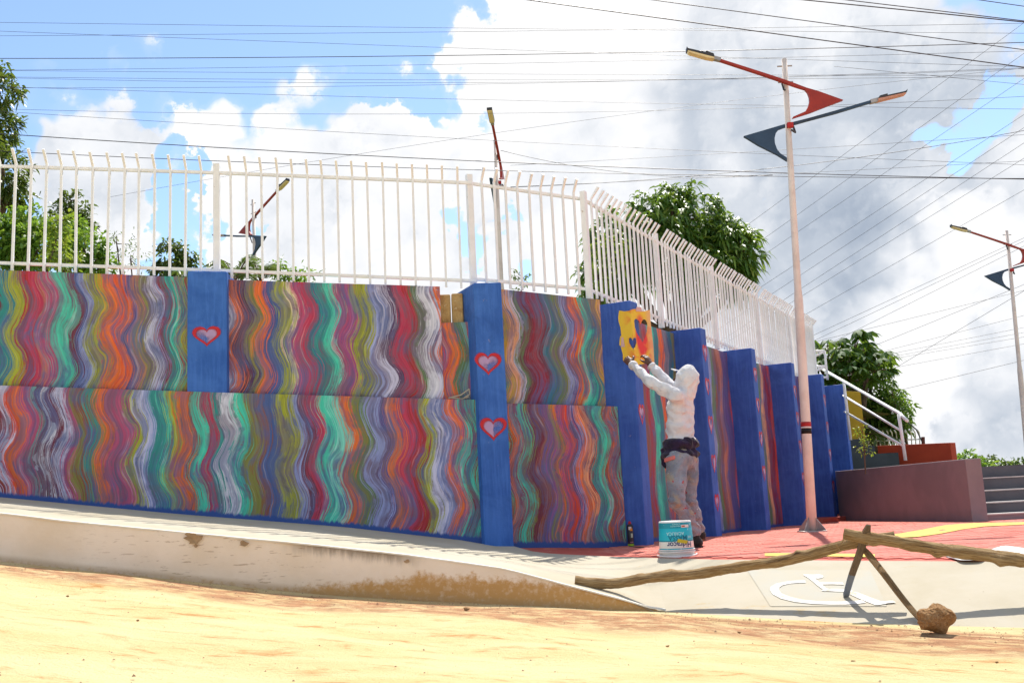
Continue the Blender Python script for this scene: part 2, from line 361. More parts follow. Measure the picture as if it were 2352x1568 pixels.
for x in xs:
    zt, zb = ktop(x)-.004, roadz(x)-.03
    zt = max(zt, zb+.02)
    wob = .004*math.sin(x*3.1)+.003*math.sin(x*11)
    for k in range(NH):
        f = k/(NH-1); z = lerp(zb, zt, f); V.append((x, YK-.004-.012*(1-f)+wob, z)); UV.append((x, z-roadz(x))); under.append(zt-z)
    V.append((x, YK+.16, zt)); UV.append((x, zt-roadz(x))); under.append(0)
nh = NH+1
Fc = [(i*nh+k, (i+1)*nh+k, (i+1)*nh+k+1, i*nh+k+1) for i in range(len(xs)-1) for k in range(nh-1)]
kerb = meshobj('kerb', V, Fc, KERBM, uvs=UV); tag(kerb, 'tall plastered kerb stained with orange clay', kind='structure')
at_ = kerb.data.attributes.new('under', 'FLOAT', 'POINT'); at_.data.foreach_set('value', under)
mb = MB(); Vv = []
for x in np.linspace(-9, KTX[-1]+.05, 90):
    z = ktop(x); w = .035+.006*math.sin(x*5)
    Vv += [(x, YK-.012, z-.006), (x, YK-.012, z+.004), (x, YK+w, z+.005)]
n = len(Vv)//3
meshobj('kerb_edge', Vv, [q for i in range(n-1) for q in ((3*i, 3*i+3, 3*i+4, 3*i+1), (3*i+1, 3*i+4, 3*i+5, 3*i+2))], KEDGE, kerb)
def pick(px, py):                                    # broken plaster spots on the kerb face
    return atY(px, py, YK-.02)
CHIP = pmat('broken plaster', (.42, .28, .16), (.30, .2, .11), 12, .95, bstr=.6)
for k, (px, py, w, h) in enumerate(((446, 1238, .055, .04), (437, 1228, .035, .018), (560, 1247, .03, .018), (450, 1252, .012, .012), (935, 1288, .02, .011))):
    c = pick(px, py); m_ = 11
    ring = [(c[0]+w*math.cos(a)*(1+.35*math.sin(3*a+k)+.2*math.sin(5*a)), YK-.024, c[2]+h*math.sin(a)*(1+.3*math.cos(2*a+k))) for a in np.linspace(0, 2*math.pi, m_, endpoint=False)]
    MB().add(ring+[(c[0], YK-.019, c[2])], [(i, (i+1) % m_, m_) for i in range(m_)]).make('broken_plaster', CHIP, kerb)

# ---------------------------------------------------------------- red plaza of painted paving blocks
def red_mat(name, c1, c2):
    m, t, b = newmat(name); co = t.n('ShaderNodeTexCoord').outputs['Object']; gi = t.n('ShaderNodeNewGeometry').outputs['Random Per Island']
    col = t.mix(t.mr(t.noise(co, 1.3, 6, .65, .4), .35, .68), c1, c2)
    col = t.mix(t.m('MULTIPLY', gi, .18), col, tuple(v*.6 for v in c1))
    col = t.mix(t.mr(t.noise(co, 3.1, 6, .7), .54, .70, 0, .6), col, (.66, .42, .31))
    setb(t, b, col, .85, .2, t.noise(co, 60, 5, .65), .3, .006); return m
RED = red_mat('red floor paint', (.54, .115, .082), (.47, .10, .07)); REDBLK = red_mat('red paving paint', (.62, .195, .15), (.54, .155, .115))
def at_plaza(x, y):
    lo, hi = 4.0, 40.0
    for _ in range(50):
        Ym = (lo+hi)/2; q = atY(x, y, Ym)
        if q[2] > plaza_z(q[0], q[1]): lo = Ym
        else: hi = Ym
    return atY(x, y, lo)
G1 = at_plaza(2234, 1199)                            # near foot of the grey cheek wall
WEND = P3(10.6, .36)
edge = [tuple(p) for p in mid]+[(5.4, mid[-1][1]-1.1, 0)]
poly = [(*P2(PILR+.01, .26), .07)]+edge[1:]+[(14, 4.5, 0), (16, 14, plaza_z(0, 14)), (G1[0]+9, G1[1]+.1, plaza_z(0, G1[1])), (G1[0], G1[1]+.1, plaza_z(0, G1[1])), (*P3(10.9, .4), plaza_z(*P3(10.9, .4)))]
poly += [(*P3(s, -.05), plaza_z(*P3(s))) for s in (10.9, 8, 5, 2, .0)]+[(*P2(.02, .05), .0), (*P2(-.6, .05), .03)]
bm = bmesh.new(); vs = [bm.verts.new(p) for p in poly]; bm.faces.new(vs); bmesh.ops.triangulate(bm, faces=bm.faces[:])
me = bpy.data.meshes.new('plaza'); bm.normal_update()
if sum(f.normal.z*f.calc_area() for f in bm.faces) < 0: bmesh.ops.reverse_faces(bm, faces=bm.faces[:])
bm.to_mesh(me); bm.free(); me.materials.append(RED); plaza = bpy.data.objects.new('plaza', me); link(plaza); tag(plaza, 'red painted plaza of paving blocks in front of the blue pilasters', kind='structure')
pp = np.array([q[:2] for q in poly])
def inside(x, y):
    c = False; n = len(pp); j = n-1
    for i in range(n):
        if (pp[i][1] > y) != (pp[j][1] > y) and x < (pp[j][0]-pp[i][0])*(y-pp[i][1])/(pp[j][1]-pp[i][1])+pp[i][0]: c = not c
        j = i
    return c
BL, BW = .205, .105
blk = MB().box((0, 0, 0), (BL/2-.003, 0, 0), (0, BW/2-.003, 0), (0, 0, .012)).make('paving_block', REDBLK, plaza)
spots = []
for r, y in enumerate(np.arange(5.2, 19.5, BW)):
    for x in np.arange(-.2+(r % 2)*BL/2, 10.5, BL):
        if all(inside(x+i*BL*.52, y+j*BW*.55) for i in (-1, 1) for j in (-1, 1)):
            v = np.array([x, y, plaza_z(x, y)])-CAM; u = (v@_R)/(v@_f0); 
            if y < 8.6 or x > .9: spots.append((abs(u) > .50, y, x))
spots.sort()
def blkz(x, y): return plaza_z(x, y)-.004+random.uniform(-.0012, .0012)
first = True
for off, y, x in spots[:298]:
    o = blk if first else copy_part(blk, plaza); first = False
    o.location = (x, y, blkz(x, y)); o.rotation_euler = (random.gauss(0, .004), random.gauss(0, .003), 0)
mb = MB()
for off, y, x in spots[298:]:
    z = blkz(x, y); mb.box((x, y, z), (BL/2-.003, 0, random.gauss(0, .0003)), (0, BW/2-.003, random.gauss(0, .0002)), (0, 0, .012))
o = mb.make('paving_blocks', REDBLK, plaza); o['kind'] = 'stuff'
YEL = pmat('yellow line paint', (.70, .50, .10), (.62, .42, .10), 3, .85, bscale=60, speck=(7, .66, (.6, .3, .16)))
def ribbon(name, top, bot, zoff, mat, parent):
    n = len(top); V = [(p[0], p[1], p[2]+zoff) for p in bot]+[(p[0], p[1], p[2]+zoff) for p in top]
    return meshobj(name, V, [(i, i+1, n+i+1, n+i) for i in range(n-1)], mat, parent)
ribbon('yellow_line', [at_plaza(x, y) for x, y in ((2020, 1232), (2070, 1227), (2120, 1218), (2170, 1208), (2230, 1203), (2352, 1201), (2450, 1200))],
       [at_plaza(x, y) for x, y in ((2060, 1237), (2110, 1235), (2160, 1228), (2210, 1218), (2260, 1211), (2352, 1206.5), (2450, 1205))], .014, YEL, plaza)
ribbon('yellow_line', [at_plaza(x, y) for x, y in ((1757, 1273.5), (1850, 1273.5), (2010, 1276))], [at_plaza(x, y) for x, y in ((1757, 1280), (1850, 1280), (2010, 1283))], .014, YEL, plaza)
mb = MB(); mb.prism([P3(7.0, 0), P3(7.0, .30), P3(9.0, .62), P3(10.75, .75), P3(10.75, 0)], [plaza_z(*P3(9))-.02]*5, [plaza_z(*P3(9))+.10]*5)
mb.make('step', RED, plaza, bevel=.008)

# wheelchair sign painted on the ramp
from mathutils.bvhtree import BVHTree
bvh = BVHTree.FromPolygons([tuple(v.co) for v in pav.data.vertices], [tuple(p.vertices) for p in pav.data.polygons])
def on_pav(x, y, up=.004):
    d = Vector(ray(x, y)).normalized(); h = bvh.ray_cast(Vector(CAM), d)
    if h[0] is None: q = atz(x, y, -.2); return np.array(q)
    return np.array(h[0])+np.array([0, 0, up])
SIGNW = pmat('white sign paint', (.78, .76, .72), (.62, .58, .5), 5, .8, speck=(9, .60, (.46, .42, .33))); SIGNB = pmat('faded blue sign field', (.43, .415, .355), (.455, .41, .315), 2.0, .9)
def c1(cx, cy): return (1754.5+.2544*cx, 1149.5+.2544*cy)     # survey detail sheet to survey position
sign = empty('wheelchair_sign', on_pav(1900, 1370, 0), 'white painted wheelchair symbol on a faded blue field on the ramp', 'ground sign')
def fan(name, pts, up, mat, sub=1):
    P = [on_pav(*q, up) for q in pts]; n = len(P)
    c = np.mean(P, 0); bmq = bmesh.new(); f = bmq.faces.new([bmq.verts.new(p) for p in P]); bmesh.ops.triangulate(bmq, faces=[f])
    V = [tuple(v.co) for v in bmq.verts]; bmq.verts.index_update(); F_ = [tuple(v.index for v in q.verts) for q in bmq.faces]; bmq.free()
    return meshobj(name, V, F_, mat, sign)
def strip(name, A, B, up, mat):
    P = [on_pav(*c1(*q), up) for q in A]+[on_pav(*c1(*q), up) for q in B]; n = len(A)
    return meshobj(name, P, [(i, i+1, n+i+1, n+i) for i in range(n-1)], mat, sign)
V = []; nu, nv = 14, 8
for j in range(nv):
    for i in range(nu):
        a = i/(nu-1); c = j/(nv-1); V.append(on_pav(*c1(lerp(lerp(-150, 60, c), lerp(960, 1110, c), a), lerp(628, 955, c)), .003))
meshobj('sign_field', V, [(j*nu+i, j*nu+i+1, (j+1)*nu+i+1, (j+1)*nu+i) for j in range(nv-1) for i in range(nu-1)], SIGNB, sign)
strip('figure', [(355, 672), (440, 675), (500, 672), (530, 680), (538, 692), (525, 704), (500, 708)], [(365, 684), (400, 700), (430, 704), (455, 707), (470, 708), (485, 709), (500, 708)], .007, SIGNW)
strip('figure', [(380, 690), (430, 725), (480, 770), (520, 800), (560, 805)], [(455, 704), (480, 725), (520, 755), (560, 795), (590, 803)], .0072, SIGNW)
strip('figure', [(500, 742), (600, 741), (712, 744)], [(515, 764), (620, 763), (725, 766)], .0074, SIGNW)
strip('figure', [(535, 803), (650, 803), (790, 812), (960, 880), (1070, 920)], [(520, 822), (640, 826), (720, 828), (880, 900), (1010, 950)], .0070, SIGNW)
strip('figure', [(1010, 950), (1050, 948), (1120, 934), (1195, 927)], [(1075, 918), (1090, 918), (1130, 912), (1165, 911)], .0076, SIGNW)
strip('figure', [(370, 728), (280, 730), (190, 738), (110, 755), (62, 785), (55, 810), (80, 850), (150, 890), (280, 922), (450, 940), (600, 945), (740, 945), (850, 938), (925, 928)],
      [(378, 747), (310, 748), (230, 755), (170, 770), (140, 790), (135, 812), (160, 845), (240, 875), (350, 900), (480, 914), (600, 918), (720, 917), (820, 912), (885, 905)], .0070, SIGNW)

# ================================================================ painted retaining wall
PAL = dict(tb='#2f7186', yg='#a3a62a', rd='#a6292a', og='#b5725a', pk='#b34a6e', gm='#6f9c97', mn='#45c9a8', mr='#6e2a3c', wb='#8f97c4', bl='#3f5b93', vi='#5d4f86',
           ol='#7f7f3a', cr='#b83350', dr='#8c2030', tl='#2f8d86', or_='#e06a28', ro='#d8481f', ye='#b8902c', wv='#c3c0d6', wh='#d2d1da', gy='#7f7f8c', br='#8a4f33', dk='#4d2f52', cm='#d8c9a0', pe='#d99a72', mg='#8e4a82', gn='#5f7a4a', lt='#7fd0bd')
PAL = {k: lin(v) for k, v in PAL.items()}
def mural(name, bands, lam=.64, v0=.36, amp=.049, foot=True, streak=1.0, seed=0.0):
    """hand-brushed wavy stripes; bands = [(u_left, colour)...] in metres along the wall, last entry closes the list"""
    m, t, b = newmat(name); uv = t.n('ShaderNodeTexCoord').outputs['UV']; u, v, _ = t.sep(uv)
    uo = t.xyz(t.m('ADD', u, seed), v, seed)
    ph = t.m('MULTIPLY', t.m('SUBTRACT', t.noise(t.xyz(t.m('ADD', u, seed), t.m('MULTIPLY', v, .35), 0), 2.2, 1, .5), .5), 4.0)
    am = t.m('MULTIPLY', t.noise(t.xyz(t.m('ADD', u, seed+9), t.m('MULTIPLY', v, .8), 0), 2.0, 2), 2*amp)
    w = t.m('MULTIPLY', t.m('COSINE', t.m('ADD', t.m('MULTIPLY', t.m('SUBTRACT', v, v0), 2*math.pi/lam), ph)), am)
    w2 = t.m('MULTIPLY', t.m('SUBTRACT', t.noise(uo, 3.0, 2), .5), .07)
    up = t.m('SUBTRACT', t.m('SUBTRACT', u, w), t.m('ADD', w2, .9*amp))
    bris = t.noise(t.xyz(up, t.m('MULTIPLY', v, .022), seed), 48, 3, .6)
    fine = t.noise(t.xyz(up, t.m('MULTIPLY', v, .018), seed+3), 130, 2, .5)
    patch = t.noise(t.xyz(t.m('MULTIPLY', up, 2.2), t.m('MULTIPLY', v, .9), seed), 2.6, 5, .65, .4)
    jit = t.m('ADD', t.m('MULTIPLY', t.m('SUBTRACT', bris, .5), .32*streak), t.m('MULTIPLY', t.m('SUBTRACT', fine, .5), .28*streak))
    x = t.m('ADD', up, jit)
    u0, u1 = bands[0][0], bands[-1][0]
    nd = t.n('ShaderNodeMath', operation='WRAP'); t.put(nd.inputs[0], x); t.put(nd.inputs[1], u1); t.put(nd.inputs[2], u0); x = nd.outputs[0]
    def rampof(x, L):
        a, c = L[0][0], L[-1][0]; fac = t.m('DIVIDE', t.m('SUBTRACT', x, a), c-a)
        return t.ramp(fac, [((q-a)/(c-a), PAL[k]) for q, k in L[:-1]], 'CONSTANT')
    n = len(bands)-1
    def colour(x):
        if n <= 31: return rampof(x, bands)
        h = n//2; return t.mix(t.m('GREATER_THAN', x, bands[h][0]), rampof(x, bands[:h]+[(bands[h][0], None)]), rampof(x, bands[h:]))
    col = colour(x)
    # neighbouring colour dragged through by the brush, then the blue-violet undercoat showing through dry strokes
    x2 = t.m('ADD', up, t.m('MULTIPLY', t.m('SUBTRACT', patch, .5), .42))
    nd = t.n('ShaderNodeMath', operation='WRAP'); t.put(nd.inputs[0], x2); t.put(nd.inputs[1], u1); t.put(nd.inputs[2], u0)
    col = t.mix(t.m('MULTIPLY', t.mr(fine, .42, .60), .35), col, colour(nd.outputs[0]))
    b0 = t.noise(t.xyz(up, t.m('MULTIPLY', v, .03), seed+2), 38, 3, .65)
    under = t.mix(t.mr(t.noise(uo, 2.2, 4, .6), .38, .62), lin('#50608f'), lin('#6d5a6c'))
    dry = t.m('MULTIPLY', t.mr(patch, .42, .60), t.mr(b0, .40, .56, .15, 1.0)); col = t.mix(t.m('MULTIPLY', dry, .85), col, under)
    dstr = t.noise(t.xyz(t.m('MULTIPLY', up, 9), t.m('MULTIPLY', v, 1.3), seed+5), 1.6, 4, .65); col = t.mix(t.m('MULTIPLY', t.mr(dstr, .50, .60), t.mr(bris, .36, .54, .35, .95)), col, t.mix(.35, under, colour(nd.outputs[0])))
    b2 = t.noise(t.xyz(up, t.m('MULTIPLY', v, .02), seed+6), 30, 4, .62); col = t.mix(1.0, col, t.ramp(t.mr(b2, .34, .66), [(0, (.84, .84, .87)), (.5, (1.0, 1.0, 1.0)), (1, (1.18, 1.17, 1.16))]), 'MULTIPLY')
    lightl = t.m('MULTIPLY', t.mr(fine, .60, .70), t.mr(patch, .36, .5, .8, .0)); lightl = t.m('MAXIMUM', lightl, t.m('MULTIPLY', t.mr(b2, .56, .66), t.mr(t.noise(t.xyz(t.m('MULTIPLY', up, 3), v, seed+8), 1.7, 3), .50, .60))); col = t.mix(t.m('MULTIPLY', lightl, .28), col, lin('#d8d6d6'))
    darkl = t.m('MULTIPLY', t.mr(fine, .40, .31), t.mr(t.noise(uo, 2.1, 3), .48, .6)); col = t.mix(t.m('MULTIPLY', darkl, .3), col, lin('#3a3a5e'))
    if foot:
        hb = t.n('ShaderNodeAttribute', attribute_name='above_foot').outputs['Fac']
        e = t.m('ADD', hb, t.m('MULTIPLY', t.m('SUBTRACT', t.noise(t.xyz(t.m('MULTIPLY', u, 3), t.m('MULTIPLY', v, .4), 0), 7, 4, .7), .5), .10))
        col = t.mix(t.mr(e, .03, .065, 1, 0), col, lin('#2f4f92'))
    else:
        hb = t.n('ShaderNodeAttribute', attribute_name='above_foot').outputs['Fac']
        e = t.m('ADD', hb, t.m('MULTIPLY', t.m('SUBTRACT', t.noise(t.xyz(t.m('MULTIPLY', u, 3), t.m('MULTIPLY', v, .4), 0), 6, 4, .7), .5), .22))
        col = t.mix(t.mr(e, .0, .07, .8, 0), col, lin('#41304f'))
    setb(t, b, col, .55, .35, t.m('ADD', t.m('MULTIPLY', bris, .6), t.m('MULTIPLY', fine, .4)), .35, .004); return m
# stripe orders along each stretch, read along its top edge
def bands_of(seq, a, c): return [(a+c*p, k) for p, k in seq]
UA = bands_of([(-60, 'tl'), (0, 'tb'), (22, 'yg'), (95, 'rd'), (150, 'cr'), (200, 'og'), (228, 'pk'), (285, 'gm'), (325, 'mn'), (385, 'mr'), (430, 'bl'), (455, 'wb'), (492, 'yg'), (520, 'ol'), (548, 'yg'), (578, 'or_'), (655, 'ro'), (690, 'or_'), (722, 'vi'), (760, 'og'), (800, 'ol'), (852, 'wv'), (900, 'wb'), (922, 'dr'), (950, 'tl'), (990, 'mn'), (1015, 'rd'), (1035, 'tl'), (1055, 'yg'), (1080, 'dr'), (1112, 'mr'), (1150, None)], -4.92, .001757)
LA = bands_of([(-20, 'wv'), (20, 'ro'), (60, 'or_'), (105, 'pk'), (165, 'gm'), (198, 'mr'), (235, 'wh'), (268, 'mr'), (300, 'wv'), (350, 'pk'), (390, 'ol'), (425, 'br'), (470, 'tl'), (505, 'ol'), (532, 'or_'), (592, 'pk'), (715, 'yg'), (765, 'wv'), (800, 'wb'), (838, 'tl'), (910, 'mn'), (932, 'yg'), (985, 'or_'), (1060, 'br'), (1085, 'mn'), (1140, 'cr'), (1190, 'tl'), (1240, 'wh'), (1320, 'mn'), (1375, 'ol'), (1455, 'br'), (1500, 'bl')], -4.83, .001748)
LB = bands_of([(210, 'yg'), (260, 'ol'), (282, 'yg'), (310, 'wb'), (350, 'mr'), (390, 'cr'), (445, 'mn'), (505, 'lt'), (560, 'or_'), (622, 'ol'), (655, 'gn'), (690, 'wb'), (770, 'vi'), (800, 'og'), (832, 'or_'), (872, 'cr'), (930, 'rd'), (990, 'yg'), (1040, 'wv'), (1085, 'wb'), (1132, 'or_'), (1170, 'pk'), (1192, 'mn'), (1215, 'dr'), (1240, 'tl'), (1265, 'mn'), (1290, 'br'), (1320, 'dr'), (1350, None)], -4.83+514*.004528, .001923)
UB = bands_of([(45, 'mr'), (75, 'dk'), (100, 'ol'), (135, 'or_'), (188, 'vi'), (215, 'bl'), (250, 'yg'), (312, 'cm'), (338, 'pk'), (380, 'cr'), (440, 'tb'), (475, 'tl'), (520, 'mn'), (560, 'lt'), (575, 'pk'), (620, 'mg'), (640, 'pk'), (665, 'yg'), (700, 'ol'), (728, 'yg'), (762, 'wb'), (810, 'wv'), (852, 'dk'), (895, 'cr'), (955, 'rd'), (1000, 'gn'), (1040, 'wh'), (1100, 'wv'), (1130, 'or_'), (1180, None)], -4.92+514*.00455, .001932)
UB2 = bands_of([(1160, 'or_'), (1225, 'gn'), (1260, 'gm'), (1300, 'cr'), (1345, None)], -4.92+514*.00455, .001932)
U2 = bands_of([(200, 'mr'), (232, 'dr'), (300, 'mr'), (325, 'tb'), (372, 'gn'), (410, 'ol'), (442, 'wb'), (480, 'vi'), (500, 'or_'), (552, 'mn'), (600, 'tl'), (632, 'ye'), (680, 'pe'), (715, 'wv'), (735, 'gn'), (770, None)], -1.40, .001998)
L2 = bands_of([(240, 'mr'), (290, 'br'), (330, 'vi'), (355, 'mg'), (382, 'ol'), (415, 'or_'), (435, 'mg'), (465, 'ro'), (510, 'vi'), (535, 'wb'), (560, 'or_'), (600, 'pe'), (635, 'dr'), (655, 'tl'), (690, 'mn'), (735, 'br'), (765, 'or_'), (790, 'gy'), (815, 'dr'), (838, 'mn'), (880, 'ol'), (905, None)], -1.46, .00178)
def bands3(seq, w): 
    out = []; x = 0
    for k in seq: out.append((x, k)); x += w
    return out+[(x, None)]
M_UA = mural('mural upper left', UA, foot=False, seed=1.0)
M_LAB = mural('mural lower', LA+LB, lam=.68, v0=.44, seed=4.0)
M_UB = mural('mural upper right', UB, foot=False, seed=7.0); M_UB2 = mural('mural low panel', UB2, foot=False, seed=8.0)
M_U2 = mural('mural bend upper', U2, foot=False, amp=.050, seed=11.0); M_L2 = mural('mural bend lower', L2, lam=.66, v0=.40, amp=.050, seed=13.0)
M_3 = [mural('mural plaza side', bands3(q, .16), lam=1.1, v0=.3, amp=.05, seed=20.0+i, streak=.5) for i, q in enumerate((
    ['ol', 'gn', 'mr', 'wb', 'ol', 'yg', 'br', 'rd', 'mn', 'tl', 'or_', 'gy', 'tb'], ['vi', 'ro', 'ol', 'ye', 'rd', 'tl', 'gn', 'ol', 'wb', 'gn', 'br', 'og', 'vi'], ['dr', 'ro', 'ol', 'br', 'og', 'or_', 'mr', 'rd', 'vi', 'wb', 'gn', 'pe', 'dr'], ['br', 'ol', 'gn', 'dr', 'ye', 'vi', 'mr', 'ol', 'tl', 'br', 'gy', 'dr', 'vi']))]

WALL = empty('retaining_wall', (*P1(-2.4), base1(-2.4)), 'long retaining wall painted with wavy rainbow brush stripes and blue pilasters', 'wall'); WALL['kind'] = 'thing'
def panel(name, P, s0, s1, off, zb, zt, mat, thick=.28, n=None, parent=WALL, notch=None):
    n = n or max(2, int((s1-s0)/.12)); ss = np.linspace(s0, s1, n); V = []; UV = []; AF = []; R = 9
    for s in ss:
        f = P(s, off); k = P(s, off-thick); b_, t_ = zb(s), zt(s)
        for r in range(R):
            z = lerp(b_-.05, t_, r/(R-1)); w = .004*math.sin(s*2.3+z*3)+.003*math.sin(s*7+z*5)
            nx = P(s, off+w); V.append((nx[0], nx[1], z)); UV.append((s, t_-z)); AF.append(z-b_)
        V += [(k[0], k[1], t_), (k[0], k[1], b_-.05)]; UV += [(s, -thick), (s, 3)]; AF += [1, 0]
    q = R+2; F_ = []
    for i in range(n-1):
        for r in range(q): F_.append((i*q+r, (i+1)*q+r, (i+1)*q+(r+1) % q, i*q+(r+1) % q))
    F_.append(tuple(range(q))[::-1]); F_.append(tuple((n-1)*q+r for r in range(q)))
    o = meshobj(name, V, F_, mat, parent, uvs=UV)
    a = o.data.attributes.new('above_foot', 'FLOAT', 'POINT'); a.data.foreach_set('value', AF); return o
def ip(L): 
    X = [q[0] for q in L]; Z = [q[1] for q in L]
    return lambda s: float(np.interp(s, X, Z))
top1 = ip([(-9.4, 3.202+4.476*.075), (-4.924, 3.202), (-2.949, 3.053), (-2.494, 3.009), (-.326, 2.86), (.2, 2.82)])
led1 = ip([(-9.4, 1.963+4.57*.074), (-4.83, 1.963), (-2.475, 1.787), (-.144, 1.619), (.2, 1.6)])
panel('lower_panel', P1, -9.4, .02, 0, base1, led1, M_LAB, .5)
panel('upper_panel', P1, -9.4, -2.949, -.12, lambda s: led1(s)-.03, top1, M_UA)
panel('upper_panel', P1, -2.60, -.326, -.12, lambda s: led1(s)-.03, top1, M_UB)
panel('broken_panel', P1, -.324, .12, -.125, lambda s: led1(s)-.03, lambda s: 2.463, M_UB2, .2)
CLAY = pmat('raw sandstone fill', (.60, .40, .17), (.44, .26, .10), 7, .95, .1, 30, .8, .02, speck=(14, .62, (.72, .56, .33)))
mb = MB(); a_, c_ = P1(-.36, -.22), P1(.2, -.2)
for k in range(4):
    p, q = P1(-.34+k*.135, -.20-.02*(k % 2)), P1(-.345+(k+1)*.135-.006, -.20-.02*(k % 2)); p2, q2 = P1(-.34+k*.135, -.5), P1(-.345+(k+1)*.135-.006, -.5)
    mb.prism([p, q, q2, p2], 2.2, 2.79+[.0, .012, -.02, .03][k])
o = mb.make('stone_fill', CLAY, WALL, bevel=.015)
top2 = ip([(-1.3, 2.85), (-.064, 2.764), (.05, 2.756)]); led2 = ip([(-1.3, 1.575), (.1, 1.526)])
panel('lower_panel', P2, PILR-.02, .078, .12, base2, led2, M_L2, .42)
panel('upper_panel', P2, PILR-.02, 0.0, 0, lambda s: led2(s)-.03, top2, M_U2)
PS = [.0, 2.24, 4.40, 6.58, 8.62, 10.35]; PT = [2.70, 2.675, 2.64, 2.63, 2.61, 2.55]
for i in range(5):
    panel('plaza_panel', P3, PS[i]+.1, PS[i+1]+.1, 0, base3, ip([(PS[i], PT[i]-.06), (PS[i+1], PT[i+1]-.03)]), M_3[i % 4], .28, n=14)

def pil(P, s0, s1, off, back, zb, zt, mat=BLUE, chamf=0.0):
    p = [P(s0, off), P(s1, off), P(s1, back), P(s0, back)]
    zt = zt if hasattr(zt, '__len__') else [zt]*4
    mb = MB(); mb.prism(p, zb, zt); return mb.make('pilaster', mat, WALL, bevel=.012)
o = pil(P1, -2.968, -2.560, -.018, -.48, [1.80, 1.78, 1.78, 1.80], [3.098, 3.082, 3.082, 3.098]); pilA = o; o['label'] = 'short blue pilaster with one heart on the upper wall'
o = pil(P2, PILL, PILR, .26, -.35, [.10, .075, .0, .0], [2.838, 2.858, 2.85, 2.85]); pilB = o; o['label'] = 'tall blue pilaster with two hearts'
pils = [pil(P3, PS[i], PS[i]+.21, .375, -.3, base3(PS[i])-.03, PT[i], BLUE3) for i in range(6)]

# sprayed hearts
def heart_mat(name, c):
    m, t, b = newmat(name); co = t.n('ShaderNodeTexCoord').outputs['Object']; a = t.n('ShaderNodeAttribute', attribute_name='cover').outputs['Fac']
    n = t.noise(co, 34, 5, .8)
    setb(t, b, c, .5, .3)
    al = t.mr(t.m('ADD', a, t.m('MULTIPLY', t.m('SUBTRACT', n, .5), .7)), .10, .95); t.put(b.inputs['Alpha'], al); return m
HR = heart_mat('red spray paint', (.55, .02, .025)); HW = heart_mat('pale spray haze', (.46, .30, .48))
def heart_xy(a): return (16*math.sin(a)**3/16.0*.5, (13*math.cos(a)-5*math.cos(2*a)-2*math.cos(3*a)-math.cos(4*a)+2.5)/16.0*.5)
def heart(parent, P, s, off, z, w, h, ring=.16, seed=0):
    """a stencilled heart outline with soft edges lying on a face"""
    N = 48; rr = [1.22, 1.11, 1.0, .9, .79, .62]; cov = [0, .38, .95, .95, .5, 0]; V = []; A = []
    for r_, c_ in zip(rr, cov):
        for i in range(N):
            x, y = heart_xy(2*math.pi*i/N); k = r_+.03*math.sin(3*2*math.pi*i/N+seed)
            q = P(s+x*w*k, off+.0035); V.append((q[0], q[1], z+y*h*k)); A.append(c_)
    F_ = [(j*N+i, (j+1)*N+i, (j+1)*N+(i+1) % N, j*N+(i+1) % N) for j in range(len(rr)-1) for i in range(N)]
    o = meshobj('painted_heart', V, F_, HR, parent); a = o.data.attributes.new('cover', 'FLOAT', 'POINT'); a.data.foreach_set('value', A)
    V = []; A = []
    for r_, c_ in ((.92, .0), (.76, .80), (.45, .70), (.12, .62)):
        for i in range(N):
            x, y = heart_xy(2*math.pi*i/N); q = P(s+x*w*r_, off+.0022); V.append((q[0], q[1], z+y*h*r_)); A.append(c_*(1+.6*math.sin(2*math.pi*i/N+seed)))
    F_ = [(j*N+i, (j+1)*N+i, (j+1)*N+(i+1) % N, j*N+(i+1) % N) for j in range(3) for i in range(N)]+[tuple(3*N+i for i in range(N))]
    o2 = meshobj('heart_haze', V, F_, HW, parent); a = o2.data.attributes.new('cover', 'FLOAT', 'POINT'); a.data.foreach_set('value', A); return o
def sz(px, py, P0, n, origin, dvec):
    q = onpl(px, py, P0, n); return float((q[:2]-origin)@dvec), float(q[2])
s_, z_ = sz(475, 773, P1(0, -.018), N1, S1, D1); heart(pilA, P1, s_, -.018, z_, .27, .225, seed=1)
for k, (px, py) in enumerate(((1121, 836), (1133, 986))):
    s_, z_ = sz(px, py, P2(0, .26), N2, W1, D2); heart(pilB, P2, s_, .26, z_, .275, .25, seed=k+2)
for i, zs in enumerate(([2.05, 1.42], [2.36, 1.92, 1.42, .92, .42], [2.28, 1.82, 1.32, .82], [2.2, 1.75, 1.28, .75], [2.2, 1.7, 1.2, .62])):
    for k, z in enumerate(zs): heart(pils[i], P3, PS[i]+.105, .375, z+base3(PS[i]), .15, .25, seed=i+k*1.7)

